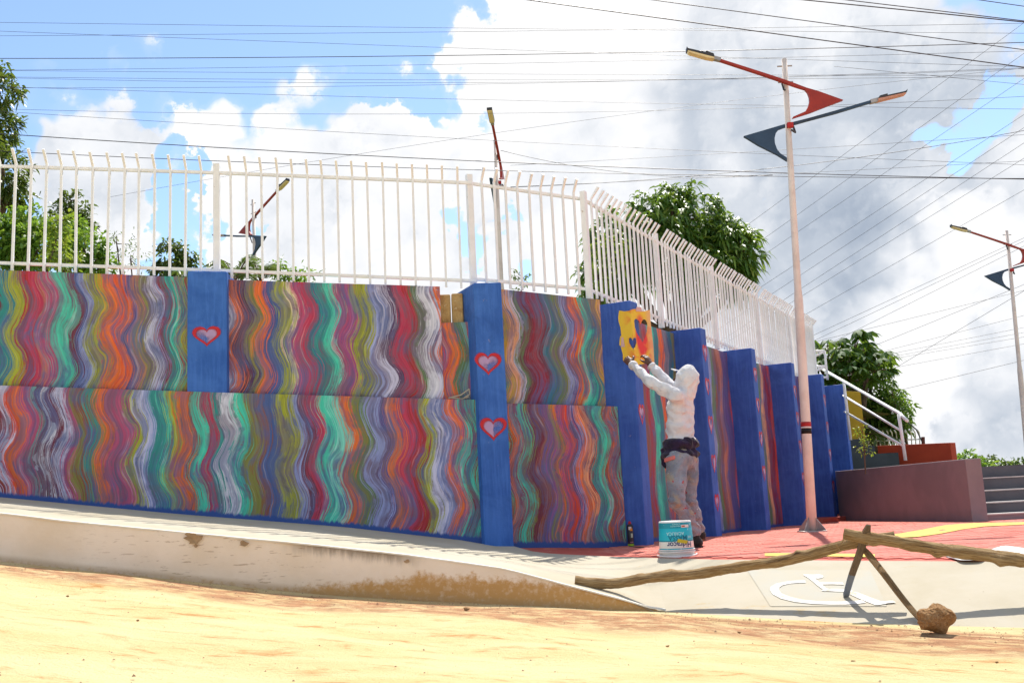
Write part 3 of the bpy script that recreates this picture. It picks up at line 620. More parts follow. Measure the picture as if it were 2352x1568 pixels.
# ================================================================ fence of white steel bars with bent tips
def fence(name, label, P, off, s0, s1, zt, zb, nout, post0, nbars, endpost=False, group='white steel fence panels along the wall top', first_gap=.5, bar_r=.012, taper=1.0):
    root = empty(name, (*P(s0, off), zb(s0)), label, 'fence', group)
    nv = np.array([nout[0], nout[1], 0.]); tv = np.array([-nv[1], nv[0], 0]); up = np.array([0, 0, 1.])
    def rail(zf, nm, w, h):
        n = max(2, int((s1-s0)/.6)+1); mb = MB(); ss = np.linspace(s0, s1, n)
        V = []
        for s in ss:
            for o_, dz in ((-w, -h), (w, -h), (w, h), (-w, h)): q = P(s, off+o_); V.append((q[0], q[1], zf(s)+dz))
        F_ = [(i*4+k, i*4+(k+1) % 4, (i+1)*4+(k+1) % 4, (i+1)*4+k) for i in range(n-1) for k in range(4)]+[(3, 2, 1, 0), tuple((n-1)*4+k for k in range(4))]
        return mb.add(V, F_).make(nm, WHITE, root)
    rail(zt, 'top_rail', .014, .016); rail(zb, 'bottom_rail', .014, .016)
    for sp in ([s0] if post0 else [])+([s1] if endpost else []):
        q = P(sp, off-.002); h = zt(sp)+.10; MB().box((q[0], q[1], (h+zb(sp)-.12)/2), tv*.033, nv*.033, up*((h-zb(sp)+.12)/2)).make('post', WHITE, root, bevel=.004)
    H = zt(s0)-zb(s0); mb = MB(); c = []
    for z, o_ in ((-.085, 0), (H+.035, 0), (H+.165, .105)): c.append((o_, z))
    V = []
    for i, (o_, z) in enumerate(c):
        for a, b_ in ((-1, -1), (1, -1), (1, 1), (-1, 1)):
            V.append(tuple(tv*a*bar_r+nv*(o_+b_*bar_r)+up*(z+(0 if i < 2 else -b_*bar_r*.8))))
    Fb = [(i*4+k, i*4+(k+1) % 4, (i+1)*4+(k+1) % 4, (i+1)*4+k) for i in range(2) for k in range(4)]+[(3, 2, 1, 0), (8, 9, 10, 11)]
    me = bpy.data.meshes.new('bar'); me.from_pydata([tuple(v) for v in V], [], Fb); me.materials.append(WHITE); me.update()
    r0 = np.array(root.location)
    for k in range(nbars):
        s = s0+(k+1)*(s1-s0)/(nbars+1); q = P(s, off+.0285); o = bpy.data.objects.new('bar', me); link(o, root)
        o.location = tuple(np.array([q[0], q[1], zb(s)+random.uniform(-.004, .004)])-r0); o.rotation_euler = (random.gauss(0, .004), random.gauss(0, .004), 0)
    return root
def zat(P, off, n, pts, org, d):
    L = []
    for px, py in pts:
        q = onpl(px, py, P(0, off), n); L.append((float((q[:2]-org)@d), float(q[2])))
    L.sort(); X = [q[0] for q in L]; Z = [q[1] for q in L]
    def f(s):
        if s < X[0]: return Z[0]+(Z[1]-Z[0])/(X[1]-X[0])*(s-X[0])
        if s > X[-1]: return Z[-1]+(Z[-1]-Z[-2])/(X[-1]-X[-2])*(s-X[-1])
        return float(np.interp(s, X, Z))
    return f
OF1 = -.21; OF2 = -.10; OF3 = -.10
def sx(px, py, P, off, n, org, d): q = onpl(px, py, P(0, off), n); return float((q[:2]-org)@d)
t1 = zat(P1, OF1, N1, [(0, 382), (495, 397), (1075, 420)], S1, D1); b1 = zat(P1, OF1, N1, [(0, 604), (500, 621), (1088, 645)], S1, D1)
sA = sx(498, 500, P1, OF1, N1, S1, D1); sB = sx(1087, 500, P1, OF1, N1, S1, D1)
pitch_ = (sB-sA)/17
fence('steel_fence', 'white bar fence panel at far left, in front of the green bushes', P1, OF1, sA-15*pitch_-.0, sA, t1, b1, N1, True, 14)
fence('steel_fence', 'x', P1, OF1, sA-30*pitch_, sA-15*pitch_, t1, b1, N1, True, 14)['label'] = 'white bar fence panel cut off by the left edge of the picture'
fence('steel_fence', 'long white bar fence panel between the short and the tall blue pilaster', P1, OF1, sA, sB, t1, b1, N1, True, 16)
t2 = zat(P2, OF2, N2, [(1098, 424), (1334, 457)], W1, D2); b2 = zat(P2, OF2, N2, [(1100, 642), (1350, 664)], W1, D2)
q = P1(sB, OF1); sC = float((q-W1)@D2)
sD = sx(1347, 560, P2, OF2, N2, W1, D2)
def P2f(s, o=0.0):                                  # run from the seg-one fence end into stretch two
    return P2(s, o)
fence('steel_fence', 'short white bar fence panel over the bend, right of the tall pilaster', P2f, OF2, sC, sD, t2, b2, N2, True, 9)
t3 = zat(P3, OF3, N3, [(1353, 466), (1505, 552), (1632, 625), (1735, 683), (1863, 758)], FL, D3); b3 = zat(P3, OF3, N3, [(1362, 669), (1516, 733), (1643, 786), (1745, 824)], FL, D3)
ps = [sx(px, py, P3, OF3, N3, FL, D3) for px, py in ((1347, 560), (1512, 640), (1640, 700), (1742, 750), (1815, 790), (1870, 820))]
t3f = lambda s: lerp(t3(ps[0]), t3(ps[4]), (s-ps[0])/(ps[4]-ps[0])); b3f = lambda s: lerp(b3(ps[0]), b3(ps[3]), (s-ps[0])/(ps[3]-ps[0]))
names3 = ['first white bar fence panel round the corner, above the person holding the stencil', 'second receding white fence panel from the corner, below the big mango tree', 'third receding white fence panel from the corner', 'fourth receding white fence panel, ending just left of the main lamp pole', 'last and farthest white fence panel, behind and right of the main lamp pole']
for i in range(5):
    fence('steel_fence', names3[i], P3, OF3, ps[i], ps[i+1], t3f, b3f, N3, True, [15, 17, 17, 16, 16][i], endpost=(i == 4), bar_r=.0115)

# ================================================================ upper terrain behind the wall
UPG = pmat('upper garden soil', (.10, .14, .04), (.2, .15, .08), .8, .95)
top_pts = [(*P1(-9.4, -.35), top1(-9.4)-.15), (*P1(-4.9, -.35), top1(-4.9)-.15), (*P1(-2.5, -.35), top1(-2.5)-.15), (*P1(-.2, -.45), 2.3), (*P2(-.7, -.35), 2.3), (*P2(-.05, -.35), 2.3)]+[(*P3(s, -.3), 2.2) for s in (.3, 3, 6, 9, 10.6)]
bp = [(-30, 40, 4.5), (-30, 10.2, 4.5)]
pl = [(-40, 60, 3.6), (-40, 10.0, 3.9)]+top_pts+[(9, 24, 2.2), (12, 60, 2.2)]
bm = bmesh.new(); f = bm.faces.new([bm.verts.new(p) for p in pl]); bmesh.ops.triangulate(bm, faces=[f]); bm.normal_update()
if sum(q.normal.z*q.calc_area() for q in bm.faces) < 0: bmesh.ops.reverse_faces(bm, faces=bm.faces[:])
me = bpy.data.meshes.new('terrain'); bm.to_mesh(me); bm.free(); me.materials.append(UPG)
o = bpy.data.objects.new('terrain', me); link(o); tag(o, 'raised garden ground held up by the painted wall', kind='structure')

# ================================================================ grey cheek wall, steps, red and yellow walls, handrail
GREY = pmat('brown grey wall paint', (.27, .215, .225), (.22, .18, .19), 1.2, .8, .2, 40, .2)
STEPM = pmat('grey step paint', (.12, .115, .125), (.10, .095, .105), 2, .8, .2); TREAD = pmat('sunlit-pale step tread', (.55, .52, .49), (.45, .42, .4), 6, .8)  # sunlight on the step tops is put into the pale tread colour
DGREY = pmat('dark green grey paint', (.075, .085, .085), (.06, .068, .068), 2, .8, .2); REDW = pmat('deep red wall paint', (.55, .075, .03), (.48, .06, .025), 1.5, .75, .25); YELW = pmat('mustard wall paint', (.50, .32, .022), (.42, .27, .02), 1.5, .75, .25)
GW = empty('cheek_wall', tuple(G1), 'brown grey wall beside the steps, running from the last blue pilaster', 'wall'); GW['kind'] = 'thing'
ztop = float(onpl(2226, 1053, G1[:2], (0, -1))[2])
gfar = P3(8.92, .385); gdir = (gfar-G1[:2]); gl = np.linalg.norm(gdir); gdir = gdir/gl; gn = np.array([gdir[1], -gdir[0]])
if gn[0] < 0: gn = -gn
MB().prism([G1[:2], G1[:2]+gn*.22, gfar+gn*.22, gfar], [G1[2]-.05, G1[2]-.05, -.2, -.2], ztop).make('wall_body', GREY, GW, bevel=.01)
ST = empty('steps', (G1[0]+1.5, G1[1]+.8, G1[2]), 'grey painted concrete steps at right, treads coloured pale as if sunlit', 'steps')
rows = [1182, 1155, 1127, 1098, 1072]; yy = G1[1]+.12; zprev = G1[2]-.03; x0 = G1[0]+.22
for k, py in enumerate(rows):
    Yk = yy+k*.33; z = float(atY(2240, py, Yk)[2])
    MB().aabox((x0+.005, Yk, zprev-.02), (x0+7.5, Yk+.5 if k < 4 else Yk+6, z)).make('step', STEPM if k else GREY, ST)
    if k < 4: MB().aabox((x0+.006, Yk-.012, z-.012), (x0+7.49, Yk+.326, z+.005)).make('tread', TREAD, ST)
    zprev = z
PLT = pmat('upper court floor', (.30, .24, .2), None, 1, .9)
# things standing on the raised court behind the cheek wall
def wall_px(name, label, pts_b, pts_t, Y0, Y1, mat, cat='wall', thick=.2):
    """upright wall between two survey columns"""
    a, b_ = atY(*pts_b[0], Y0), atY(*pts_b[1], Y1); ta, tb = atY(*pts_t[0], Y0), atY(*pts_t[1], Y1)
    d = (b_-a)[:2]; d = d/np.linalg.norm(d); n = np.array([-d[1], d[0]]); n = n if n[1] > 0 else -n
    r = empty(name, tuple(a), label, cat); r['kind'] = 'thing'
    MB().prism([a[:2], b_[:2], b_[:2]+n*thick, a[:2]+n*thick], [min(a[2], b_[2])-.5]*4, [ta[2], tb[2], tb[2], ta[2]]).make('wall_body', mat, r, bevel=.008); return r, a, b_, n
RW, a, b_, n_ = wall_px('red_wall', 'low deep red wall above the brown grey wall', [(2018, 1052), (2187, 1054)], [(2022, 1023), (2184, 1016)], 22.4, 21.0, REDW)
YW, *_ = wall_px('yellow_wall', 'mustard yellow wall behind the white stair handrail', [(1935, 1010), (1988, 1010)], [(1930, 897), (1979, 899)], 21.9, 21.9, YELW)
SW = empty('stair_wall', tuple(atY(2000, 1060, 21.6)), 'dark grey stepped wall under the white handrail', 'wall'); SW['kind'] = 'thing'
for k, (xa, xb, yt) in enumerate(((1900, 1990, 1009), (1990, 2010, 1023), (2010, 2064, 1040))):
    a, b_ = atY(xa, yt, 21.6), atY(xb, yt, 21.6); MB().aabox((a[0], 21.6+.004*k, .3), (b_[0]-.002, 22.1, (a[2]+b_[2])/2)).make('step', DGREY, SW)
HRL = empty('stair_handrail', tuple(atY(2078, 1057, 15.9)), 'white tube handrail climbing the stairs at right', 'handrail')
def rail_px(L, r, nm, parent, mat=WHITE, Y=None): return MB().tube([atY(x, y, Y_) for x, y, Y_ in L], r, 8).make(nm, mat, parent, smooth=True)
yh = lambda x: lerp(21.2, 15.9, (x-1878)/(2085-1878))
R_ = lambda L, r, nm: rail_px([(x, y, yh(x)) for x, y in L], r, nm, HRL)
R_([(1862, 832), (2064, 948), (2084, 966)], .028, 'top_rail'); R_([(1937, 908), (2068, 988)], .020, 'middle_rail'); R_([(1940, 945), (2072, 1022)], .020, 'lower_rail')
for (xa, ya, xb, yb) in ((2064, 950, 2080, 1057), (1938, 878, 1954, 1010)): rail_px([(xa, ya, yh((xa+xb)/2)), (xb, yb, yh((xa+xb)/2))], .028, 'post', HRL)
GT = empty('railing_frame', tuple(atY(1880, 870, 20.5)), 'small white braced railing frame behind the end of the fence', 'railing')
for L in ([(1868, 806), (1894, 806)], [(1894, 806), (1901, 872)], [(1868, 842), (1898, 841)], [(1868, 820), (1893, 807)], [(1870, 868), (1900, 866)], [(1870, 852), (1897, 842)]):
    rail_px([(x, y, 20.5) for x, y in L], .025, 'bar', GT)
LF = empty('low_fence', tuple(atY(2000, 1022, 25.0)), 'low white picket railing with curved tips behind the red wall', 'fence')
for k in range(14):
    x = 1985+k*9.4+(6 if k > 8 else 0); y0 = 1024-.1*k; h = 1003-.25*k
    rail_px([(x, y0+8, 25), (x-1, h, 25), (x-2.5, h-8, 24.9), (x-6, h-13, 24.7)], .016, 'bar', LF)
rail_px([(1980, 1014, 25.02), (2115, 1008, 25.02)], .018, 'rail', LF)
POSTM = pmat('weathered post', (.16, .06, .05), None, 9, .9)
o = empty('short_post', tuple(atY(2120, 1016, 24.4)), 'short dark post with a leaning stay behind the red wall', 'post')
MB().tube([atY(2121, 1025, 24.4), atY(2120, 1003, 24.4)], .045, 8).make('post', POSTM, o); MB().tube([atY(2118, 1014, 24.4), atY(2104, 985, 24.4), atY(2086, 971, 24.4)], .016, 6).make('stay', pmat('grey steel', (.12, .12, .12)), o)

# ================================================================ street lamps with red and blue arms
POLE = pmat('pinkish white pole paint', (.78, .68, .61), (.68, .57, .50), 3.5, .6, .3, 50, .25, speck=(6, .69, (.55, .32, .22)))
ARED = pmat('red arm paint', (.34, .030, .016), (.28, .024, .014), 4, .5, .4); ABLUE = pmat('dark blue arm paint', (.028, .065, .125), (.022, .05, .10), 4, .5, .4)
LENS = pmat('yellowed lamp lens', (.74, .62, .33), (.66, .53, .27), 8, .35, .5); LENSR = pmat('pinkish lamp lens', (.60, .30, .20), None, 8, .35, .5); STEEL = pmat('galvanised steel', (.42, .40, .38), (.33, .32, .31), 12, .45, .5, metal=.5); DARKM = pmat('dark fitting', (.05, .05, .055), None, 10, .5)
BANDR = pmat('red band', (.45, .03, .03)); BANDK = pmat('black band', (.012, .012, .014)); BANDW = pmat('white band', (.8, .78, .75))
LY = float(at_plaza(1868, 1222)[1]); LB0 = at_plaza(1866, 1222)
def loc_(px, py): q = atY(px, py, LY); return (q[0]-LB0[0], q[2]-LB0[2])
# outline of the head gear, measured on the nearest lamp: distance along the arm line and height above the foot
LEAN = loc_(1802, 135)
def lamp(name, label, base, rz, scale=1.0, detail=True, lean=(0, 0)):
    root = empty(name, tuple(base), label, 'street lamp', 'street lamps with crossed red and blue arms', rz)
    Hh = LEAN[1]*scale
    def W(a, z, o=0.0): a0 = LEAN[0]*z/LEAN[1]; return tuple(parent_world(root) @ Vector((a*scale, o*scale, z*scale)))
    def ctr(z): return LEAN[0]*z/LEAN[1]
    r = [(.062, 0), (.061, 1.2), (.059, 2.0), (.057, 2.70), (.056, 2.98), (.046, 3.10), (.043, 4.2), (.036, LEAN[1])]
    mb = MB(); mb.tube([W(ctr(z), z) for _, z in r], [q*scale for q, _ in r], 20); mb.make('pole', POLE, root, smooth=True)
    if detail:
        for (za, zb_, m_) in ((1.325, 1.385, BANDR), (1.305, 1.325, BANDW), (1.235, 1.305, BANDK)):
            mb = MB(); mb.tube([W(ctr(za), za), W(ctr(zb_), zb_)], .0635*scale, 20); mb.make('painted_band', m_, root, smooth=True)
        mb = MB(); mb.box(W(0, .012), (.15, 0, 0), (0, .15, 0), (0, 0, .012)); mb.make('base_plate', STEEL, root, bevel=.003)
        for k in range(4):
            a = k*math.pi/2+math.pi/4; d = np.array([math.cos(a), math.sin(a), 0]); c = np.array(W(0, .022)); t_ = np.array([-d[1], d[0], 0])*.005
            pr = [c+d*.055, c+d*.185, c+d*.185+np.array([0, 0, .018]), c+d*.055+np.array([0, 0, .17])]
            MB().add([p+t_ for p in pr]+[p-t_ for p in pr], [(0, 1, 2, 3), (7, 6, 5, 4), (0, 4, 5, 1), (1, 5, 6, 2), (2, 6, 7, 3), (3, 7, 4, 0)]).make('gusset', STEEL, root)
    def fin(nm, outline, o, mat, th=.05, par=None):
        n = len(outline); V = [W(*loc_(x, y), o-th/2) for x, y in outline]+[W(*loc_(x, y), o+th/2) for x, y in outline]
        bmq = bmesh.new(); vs = [bmq.verts.new(v) for v in V]; bmq.faces.new(vs[:n][::-1]); bmq.faces.new(vs[n:])
        for i in range(n): bmq.faces.new((vs[i], vs[(i+1) % n], vs[n+(i+1) % n], vs[n+i]))
        bmesh.ops.recalc_face_normals(bmq, faces=bmq.faces[:]); bmesh.ops.triangulate(bmq, faces=bmq.faces[:]); bmq.verts.index_update()
        Vo = [tuple(v.co) for v in bmq.verts]; Fo = [tuple(v.index for v in f.verts) for f in bmq.faces]; bmq.free(); return meshobj(nm, Vo, Fo, mat, par or root)
    k = lambda cx, cy: (1512.5+.2572*cx, 60.5+.2572*cy)
    fin('red_arm', [k(*q) for q in ((545, 312), (900, 425), (1120, 497), (1310, 568), (1420, 600), (1635, 677), (1480, 735), (1345, 788), (1185, 838), (1190, 826), (1300, 778), (1325, 735), (1338, 690), (1335, 650), (1320, 610), (1298, 583), (1210, 556), (1110, 520), (900, 448), (540, 330))], -.066, ARED, .05)
    fin('blue_arm', [k(*q) for q in ((1905, 645), (1600, 735), (1350, 805), (1150, 855), (772, 966), (900, 1045), (1070, 1130), (1163, 1188), (1160, 1160), (1100, 1122), (1070, 1085), (1050, 1030), (1047, 985), (1058, 940), (1085, 905), (1130, 888), (1350, 826), (1600, 760), (1905, 668))], .066, ABLUE, .05)
    def head(pts, lens_pts, o, lm, brk):
        hd = fin('lamp_head', [k(*q) for q in pts], o, DARKM, .11); fin('lamp_lens', [k(*q) for q in lens_pts], o-.002, lm, .10, hd)
        fin('arm_socket', [k(*q) for q in brk], o, STEEL, .07)
    head(((243, 210), (252, 226), (300, 236), (410, 262), (412, 250), (480, 272), (486, 292), (486, 302), (400, 280), (265, 246), (244, 244)), ((250, 242), (300, 255), (400, 282), (486, 303), (486, 318), (420, 306), (290, 268), (262, 258)), -.066, LENS, ((486, 286), (548, 302), (544, 330), (486, 316)))
    head(((2233, 550), (2225, 565), (2200, 573), (2055, 605), (2052, 592), (1985, 610), (1972, 632), (2060, 614), (2210, 580), (2228, 576)), ((1972, 634), (2060, 616), (2215, 582), (2222, 590), (2190, 600), (1972, 655)), .066, LENSR, ((1972, 622), (1905, 640), (1910, 672), (1972, 656)))
    if detail or scale:
        mb = MB(); a = loc_(*k(1100, 515)); b_ = loc_(*k(1128, 575)); mb.tube([W(a[0], a[1], -.03), W(b_[0]-.02, (a[1]+b_[1])/2-.05, -.045), W(b_[0], b_[1], -.035)], .012*scale, 6); mb.make('cable', DARKM, root)
        a = loc_(*k(1212, 862)); b_ = loc_(*k(1205, 945)); c = loc_(*k(1175, 910)); mb = MB(); mb.tube([W(a[0], a[1], .06), W(b_[0]+.03, b_[1], .0), W(c[0], c[1]-.05, -.08)], .014*scale, 6); mb.make('cable', DARKM, root)
        mb = MB(); a = loc_(*k(1168, 893)); mb.box(W(a[0], a[1], -.055), (.04*scale, 0, 0), (0, .03*scale, 0), (0, 0, .035*scale)); mb.make('control_box', BANDR, root, bevel=.008)
        for zz in (LEAN[1]-.10, LEAN[1]-.33):
            mb = MB(); mb.tube([W(ctr(zz)-.10, zz), W(ctr(zz)+.10, zz)], .010*scale, 6); mb.make('bolt', STEEL, root)
    return root
lamp('street_lamp', 'tall near street lamp standing on the red plaza, black and red bands', LB0, 0)
def lamp_at(name, label, px, py, Y, rz, z0=None, detail=False):
    top = atY(px, py, Y); off = Matrix.Rotation(rz, 3, 'Z') @ Vector((LEAN[0], 0, 0)); base = (top[0]-off[0], Y-off[1], top[2]-LEAN[1]); return lamp(name, label, base, rz, 1.0, detail)
lamp_at('street_lamp', 'street lamp at the right edge of the picture, its head cut off by the frame', 2312, 530, 22.9, 0)
lamp_at('street_lamp', 'street lamp seen edge-on behind the fence bend, yellow head on top', 1137, 322, 20.5, math.radians(84))
lamp_at('street_lamp', 'distant street lamp behind the left fence, among the palms', 581, 459, 23, math.radians(138))

# ================================================================ overhead wires
WIRE = pmat('black cable', (.05, .045, .055), None, 5, .5); 
def wire(label, pts, r=.008, Y=(18, 18), group=None):
    n = len(pts); X = [p[0] for p in pts]; Yp = [p[1] for p in pts]; ss = []
    # run on past the picture on both sides towards the next poles
    if X[0] <= 2: sl = (Yp[1]-Yp[0])/(X[1]-X[0]); X = [-700]+X; Yp = [Yp[0]-700*sl]+Yp
    if X[-1] >= 2350: sl = (Yp[-1]-Yp[-2])/(X[-1]-X[-2]); X = X+[3000]; Yp = Yp+[Yp[-1]+650*sl]
    if 2 < X[0] and Yp[0] <= 2: sl = (Yp[1]-Yp[0])/(X[1]-X[0]); Yp = [Yp[0]-600*sl]+Yp; X = [X[0]-600]+X
    elif X[0] > 1600: sl = (Yp[1]-Yp[0])/(X[1]-X[0]); Yp = [Yp[0]-160*sl]+Yp; X = [X[0]-160]+X
    n = len(X); xs = np.linspace(X[0], X[-1], 26)
    # smooth the run through its survey points
    c = np.polyfit((np.array(X)-1176)/1000, Yp, min(2, n-1)); ys = np.polyval(c, (xs-1176)/1000) if n > 2 else np.interp(xs, X, Yp)
    P = []
    for x, y in zip(xs, ys): P.append(atY(x, y, lerp(Y[0], Y[1], (x-X[0])/(X[-1]-X[0]))))
    o = MB().tube(P, r*.85, 5).make('overhead_wire', WIRE, None, smooth=True, origin=P[len(P)//2]); tag(o, label, 'wire', group or 'overhead wires'); return o
A = lambda cx, cy: (.5016*cx, .5016*cy)
B = lambda cx, cy: (1172.5+.5016*cx, .5016*cy)
Cc = lambda cx, cy: (1815+.2893*cx, 453.75+.2893*cy)
TH = .0042
wire('topmost wire across the blue sky at upper left', [A(0, 104), A(1200, 122), A(2352, 130), B(2352, 152)], TH)
wire('wire across the sky just under the topmost, rising to the right edge', [A(0, 165), A(1200, 160), A(2352, 142), B(2352, 105)], TH, (19, 17))
wire('wire slanting down from the upper left to the right lamp arm', [A(0, 143), A(1200, 190), A(2352, 230), B(2352, 305)], TH)
wire('thicker wire across the upper sky, rising gently to the right', [A(0, 268), A(800, 273), A(2352, 250), B(2352, 188)], .0085, (19, 16))
wire('thin wire below the thicker one, rising to the right past the pole top', [A(0, 322), A(800, 318), A(2352, 290), B(2352, 230)], TH, (20, 17))
for L in ([A(0, 322), A(2352, 342), B(2352, 345)], [A(0, 350), A(1200, 366), A(2352, 370), B(2352, 345)], [A(0, 348), A(1200, 385), A(2352, 385), B(2352, 300)], [A(0, 398), A(1200, 405), A(2352, 386), B(1200, 352), B(2352, 305)]):
    wire('thin wire of the close bundle crossing the sky at the cumulus tops', L, TH, (20, 18), 'thin wires bundled across the sky')
wire('thin wire sloping down across the cumulus to the red arm tip', [A(0, 395), A(1200, 432), A(2352, 465), B(2352, 497)], TH)
wire('thin sagging wire across the white cloud, rising to the right', [A(0, 490), A(1200, 530), A(2352, 527), B(2352, 425)], TH, (21, 17))
wire('faint wire sloping down over the white cloud behind the near lamp', [A(0, 505), A(2352, 655), B(2352, 750)], TH)
wire('thick cable sloping down from the dark tree to the right edge', [A(0, 603), A(2352, 757), B(2352, 812)], .010, (17, 20))
wire('thinner cable just below the thick one over the fence tips', [A(0, 683), A(2352, 795), B(1000, 803), B(2352, 810)], .008, (17, 20))
wire('wire rising from the fence at left to the upper right, through the edge-on lamp', [A(500, 884), A(2250, 665), B(1750, 335), B(2352, 300)], TH, (22, 20))
wire('wire rising gently to the right just over the mango tree', [B(0, 757), B(1200, 692), B(2352, 615)], TH, (20, 18))
wire('wire sagging from the edge-on lamp towards the near pole', [(1150, 345), B(300, 765), B(700, 802), B(1200, 803)], .007, (21.4, 19))
wire('wire rising to the right edge from behind the corner fence post', [B(0, 848), B(1200, 800), B(2352, 570)], .007, (20, 17))
wire('wire rising gently from the corner fence post to the right edge', [B(0, 855), B(1000, 812), B(2352, 735)], TH, (20, 18))
wire('dark cable slanting down from the top edge to the right edge, over the red arm', [B(80, 0), B(1000, 128), B(2352, 308)], .010, (13, 15))
wire('dark cable slanting down from the top edge, right of the red arm', [B(650, 0), B(1500, 117), B(2352, 228)], .008, (13, 15))
wire('thick cable entering the top edge above the near lamp', [B(1330, 0), B(1800, 45), B(2352, 103)], .010, (13, 14)); wire('cable entering the top edge beside the thick one at upper right', [B(1530, 0), B(2352, 97)], .008, (13, 14)); wire('short cable cutting the top right corner', [B(2140, 0), B(2352, 30)], .007, (13, 14))
wire('short thin wire drooping to the right edge beside the blue gap', [B(1800, 335), B(2352, 388)], TH)
for L in ([B(1085, 1030), B(2352, 105)], [B(1150, 1100), B(2352, 245)], [B(1170, 1160), B(2352, 360)], [B(1130, 1325), B(2352, 525)], [B(1190, 1350), B(2352, 585)], [B(1240, 1380), B(2352, 655)], [B(1270, 1395), B(2352, 725)], [B(1350, 1440), B(2352, 870)]):
    wire('one of the parallel wires rising to the upper right behind the near lamp pole', L, .0062, (34, 17), 'parallel wires rising to the upper right')
for L in ([Cc(190, 1090), Cc(1857, 320)], [Cc(190, 1135), Cc(1857, 345)], [Cc(330, 1150), Cc(1857, 385)]):
    wire('one of the close wires rising from the papaya crown to the right lamp', L, .0062, (34, 20), 'close wires rising from the papaya crown')
for lb, L in (('wire rising from the papaya top, bending across two others', [Cc(560, 1055), Cc(1200, 900), Cc(1857, 735)]), ('thin wire rising from the papaya leaves to the right edge', [Cc(655, 1180), Cc(1857, 690)]), ('steep wire rising from the lower bush to the right lamp pole', [Cc(570, 1510), Cc(1857, 740)]), ('lowest wire rising from the bush at right, over the far white clouds', [Cc(900, 1520), Cc(1857, 1290)])):
    wire(lb, L, .0065, (30, 22))
for L in ([Cc(720, 1225), Cc(1857, 935)], [Cc(720, 1255), Cc(1857, 1030)], [Cc(740, 1275), Cc(1857, 1070)], [Cc(740, 1290), Cc(1857, 1105)], [Cc(790, 1355), Cc(1857, 1160)]):
    wire('one of the low fanned wires right of the papaya crown', L, .0062, (32, 24), 'low fanned wires at right')

# ================================================================ trees and plants
def leaf_mat(name, c1, c2, c3=None, rough=.42, trans=.35, spec=.45):
    m = bpy.data.materials.new(name); m.use_nodes = True; t = NT(m.node_tree); o = t.n('ShaderNodeOutputMaterial')
    r = t.n('ShaderNodeNewGeometry').outputs['Random Per Island']; 
    col = t.ramp(r, [(0, c1), (.6, c2), (1, c3 or c2)])
    b = t.n('ShaderNodeBsdfPrincipled', i_Roughness=rough); t.put(b.inputs['Base Color'], col); b.inputs['Specular IOR Level'].default_value = spec
    tr = t.n('ShaderNodeBsdfTranslucent'); t.put(tr.inputs[0], t.mix(.5, col, (.30, .42, .03), 'MIX'))
    mx = t.n('ShaderNodeMixShader', i_0=trans, i_1=b.outputs[0], i_2=tr.outputs[0]); t.nt.links.new(mx.outputs[0], o.inputs[0]); return m
BARK = pmat('bark', (.16, .11, .075), (.10, .07, .05), 8, .95, .1, 30, .8, .02)
MANGO = leaf_mat('mango leaves', (.038, .10, .016), (.085, .20, .028), (.25, .36, .06))
DARKL = leaf_mat('dark leaves', (.024, .055, .014), (.05, .10, .022), (.14, .14, .04))
BRIGHT = leaf_mat('bright shrub leaves', (.075, .19, .025), (.15, .30, .04), (.28, .40, .06), trans=.5)
YELG = leaf_mat('yellow green leaves', (.17, .26, .03), (.26, .34, .04), (.36, .40, .06), trans=.5)
FEATH = leaf_mat('feathery leaves', (.06, .11, .03), (.10, .16, .05), (.16, .20, .08), trans=.4)
PALML = leaf_mat('palm fronds', (.05, .10, .03), (.09, .15, .05), (.16, .19, .08), trans=.4)
PAPL = leaf_mat('papaya leaves', (.030, .085, .018), (.06, .14, .028), (.10, .19, .04), trans=.4, rough=.6, spec=.2)
def leaves_mesh(P, D, L, Wd, droop, curl=.0):
    """lanceolate leaves: base points P, directions D, lengths L, widths Wd"""
    n = len(P); D = D/np.linalg.norm(D, axis=1)[:, None]; up = np.array([0, 0, 1.])
    S = np.cross(D, up); S = S/(np.linalg.norm(S, axis=1)[:, None]+1e-6); roll = rng.normal(0, .6, n)[:, None]
    Nn = np.cross(S, D); S = S*np.cos(roll)+Nn*np.sin(roll)
    L = L[:, None]; Wd = Wd[:, None]; dr = np.array([0, 0, -1.])*droop
    m1 = P+D*L*.38+dr*L*.10; m2 = P+D*L*.72+dr*L*.38; tp = P+D*L*.96+dr*L*.80
    V = np.stack([P, m1-S*Wd*.5, m1+S*Wd*.5, m2-S*Wd*.38, m2+S*Wd*.38, tp], 1).reshape(-1, 3)
    b = (np.arange(n)*6)[:, None]; tri = np.concatenate([b+np.array([[0, 2, 1]]), b+np.array([[3, 4, 5]])], 0); quad = b+np.array([[1, 2, 4, 3]])
    return V, tri, quad
def fast_mesh(name, V, tri, quad, mat, parent):
    me = bpy.data.meshes.new(name); mw = np.array(parent_world(parent).inverted()); V = V@mw[:3, :3].T+mw[:3, 3]
    nl = tri.size+quad.size; me.vertices.add(len(V)); me.vertices.foreach_set('co', V.astype(np.float32).ravel()); me.loops.add(nl); me.polygons.add(len(tri)+len(quad))
    me.loops.foreach_set('vertex_index', np.r_[tri.ravel(), quad.ravel()].astype(np.int32))
    st = np.r_[np.arange(len(tri))*3, tri.size+np.arange(len(quad))*4].astype(np.int32); me.polygons.foreach_set('loop_start', st)
    me.polygons.foreach_set('loop_total', np.r_[np.full(len(tri), 3), np.full(len(quad), 4)].astype(np.int32)); me.update(calc_edges=True); me.validate()
    me.materials.append(mat); o = bpy.data.objects.new(name, me); link(o, parent); return o
def unit(n): v = rng.normal(size=(n, 3)); return v/np.linalg.norm(v, axis=1)[:, None]
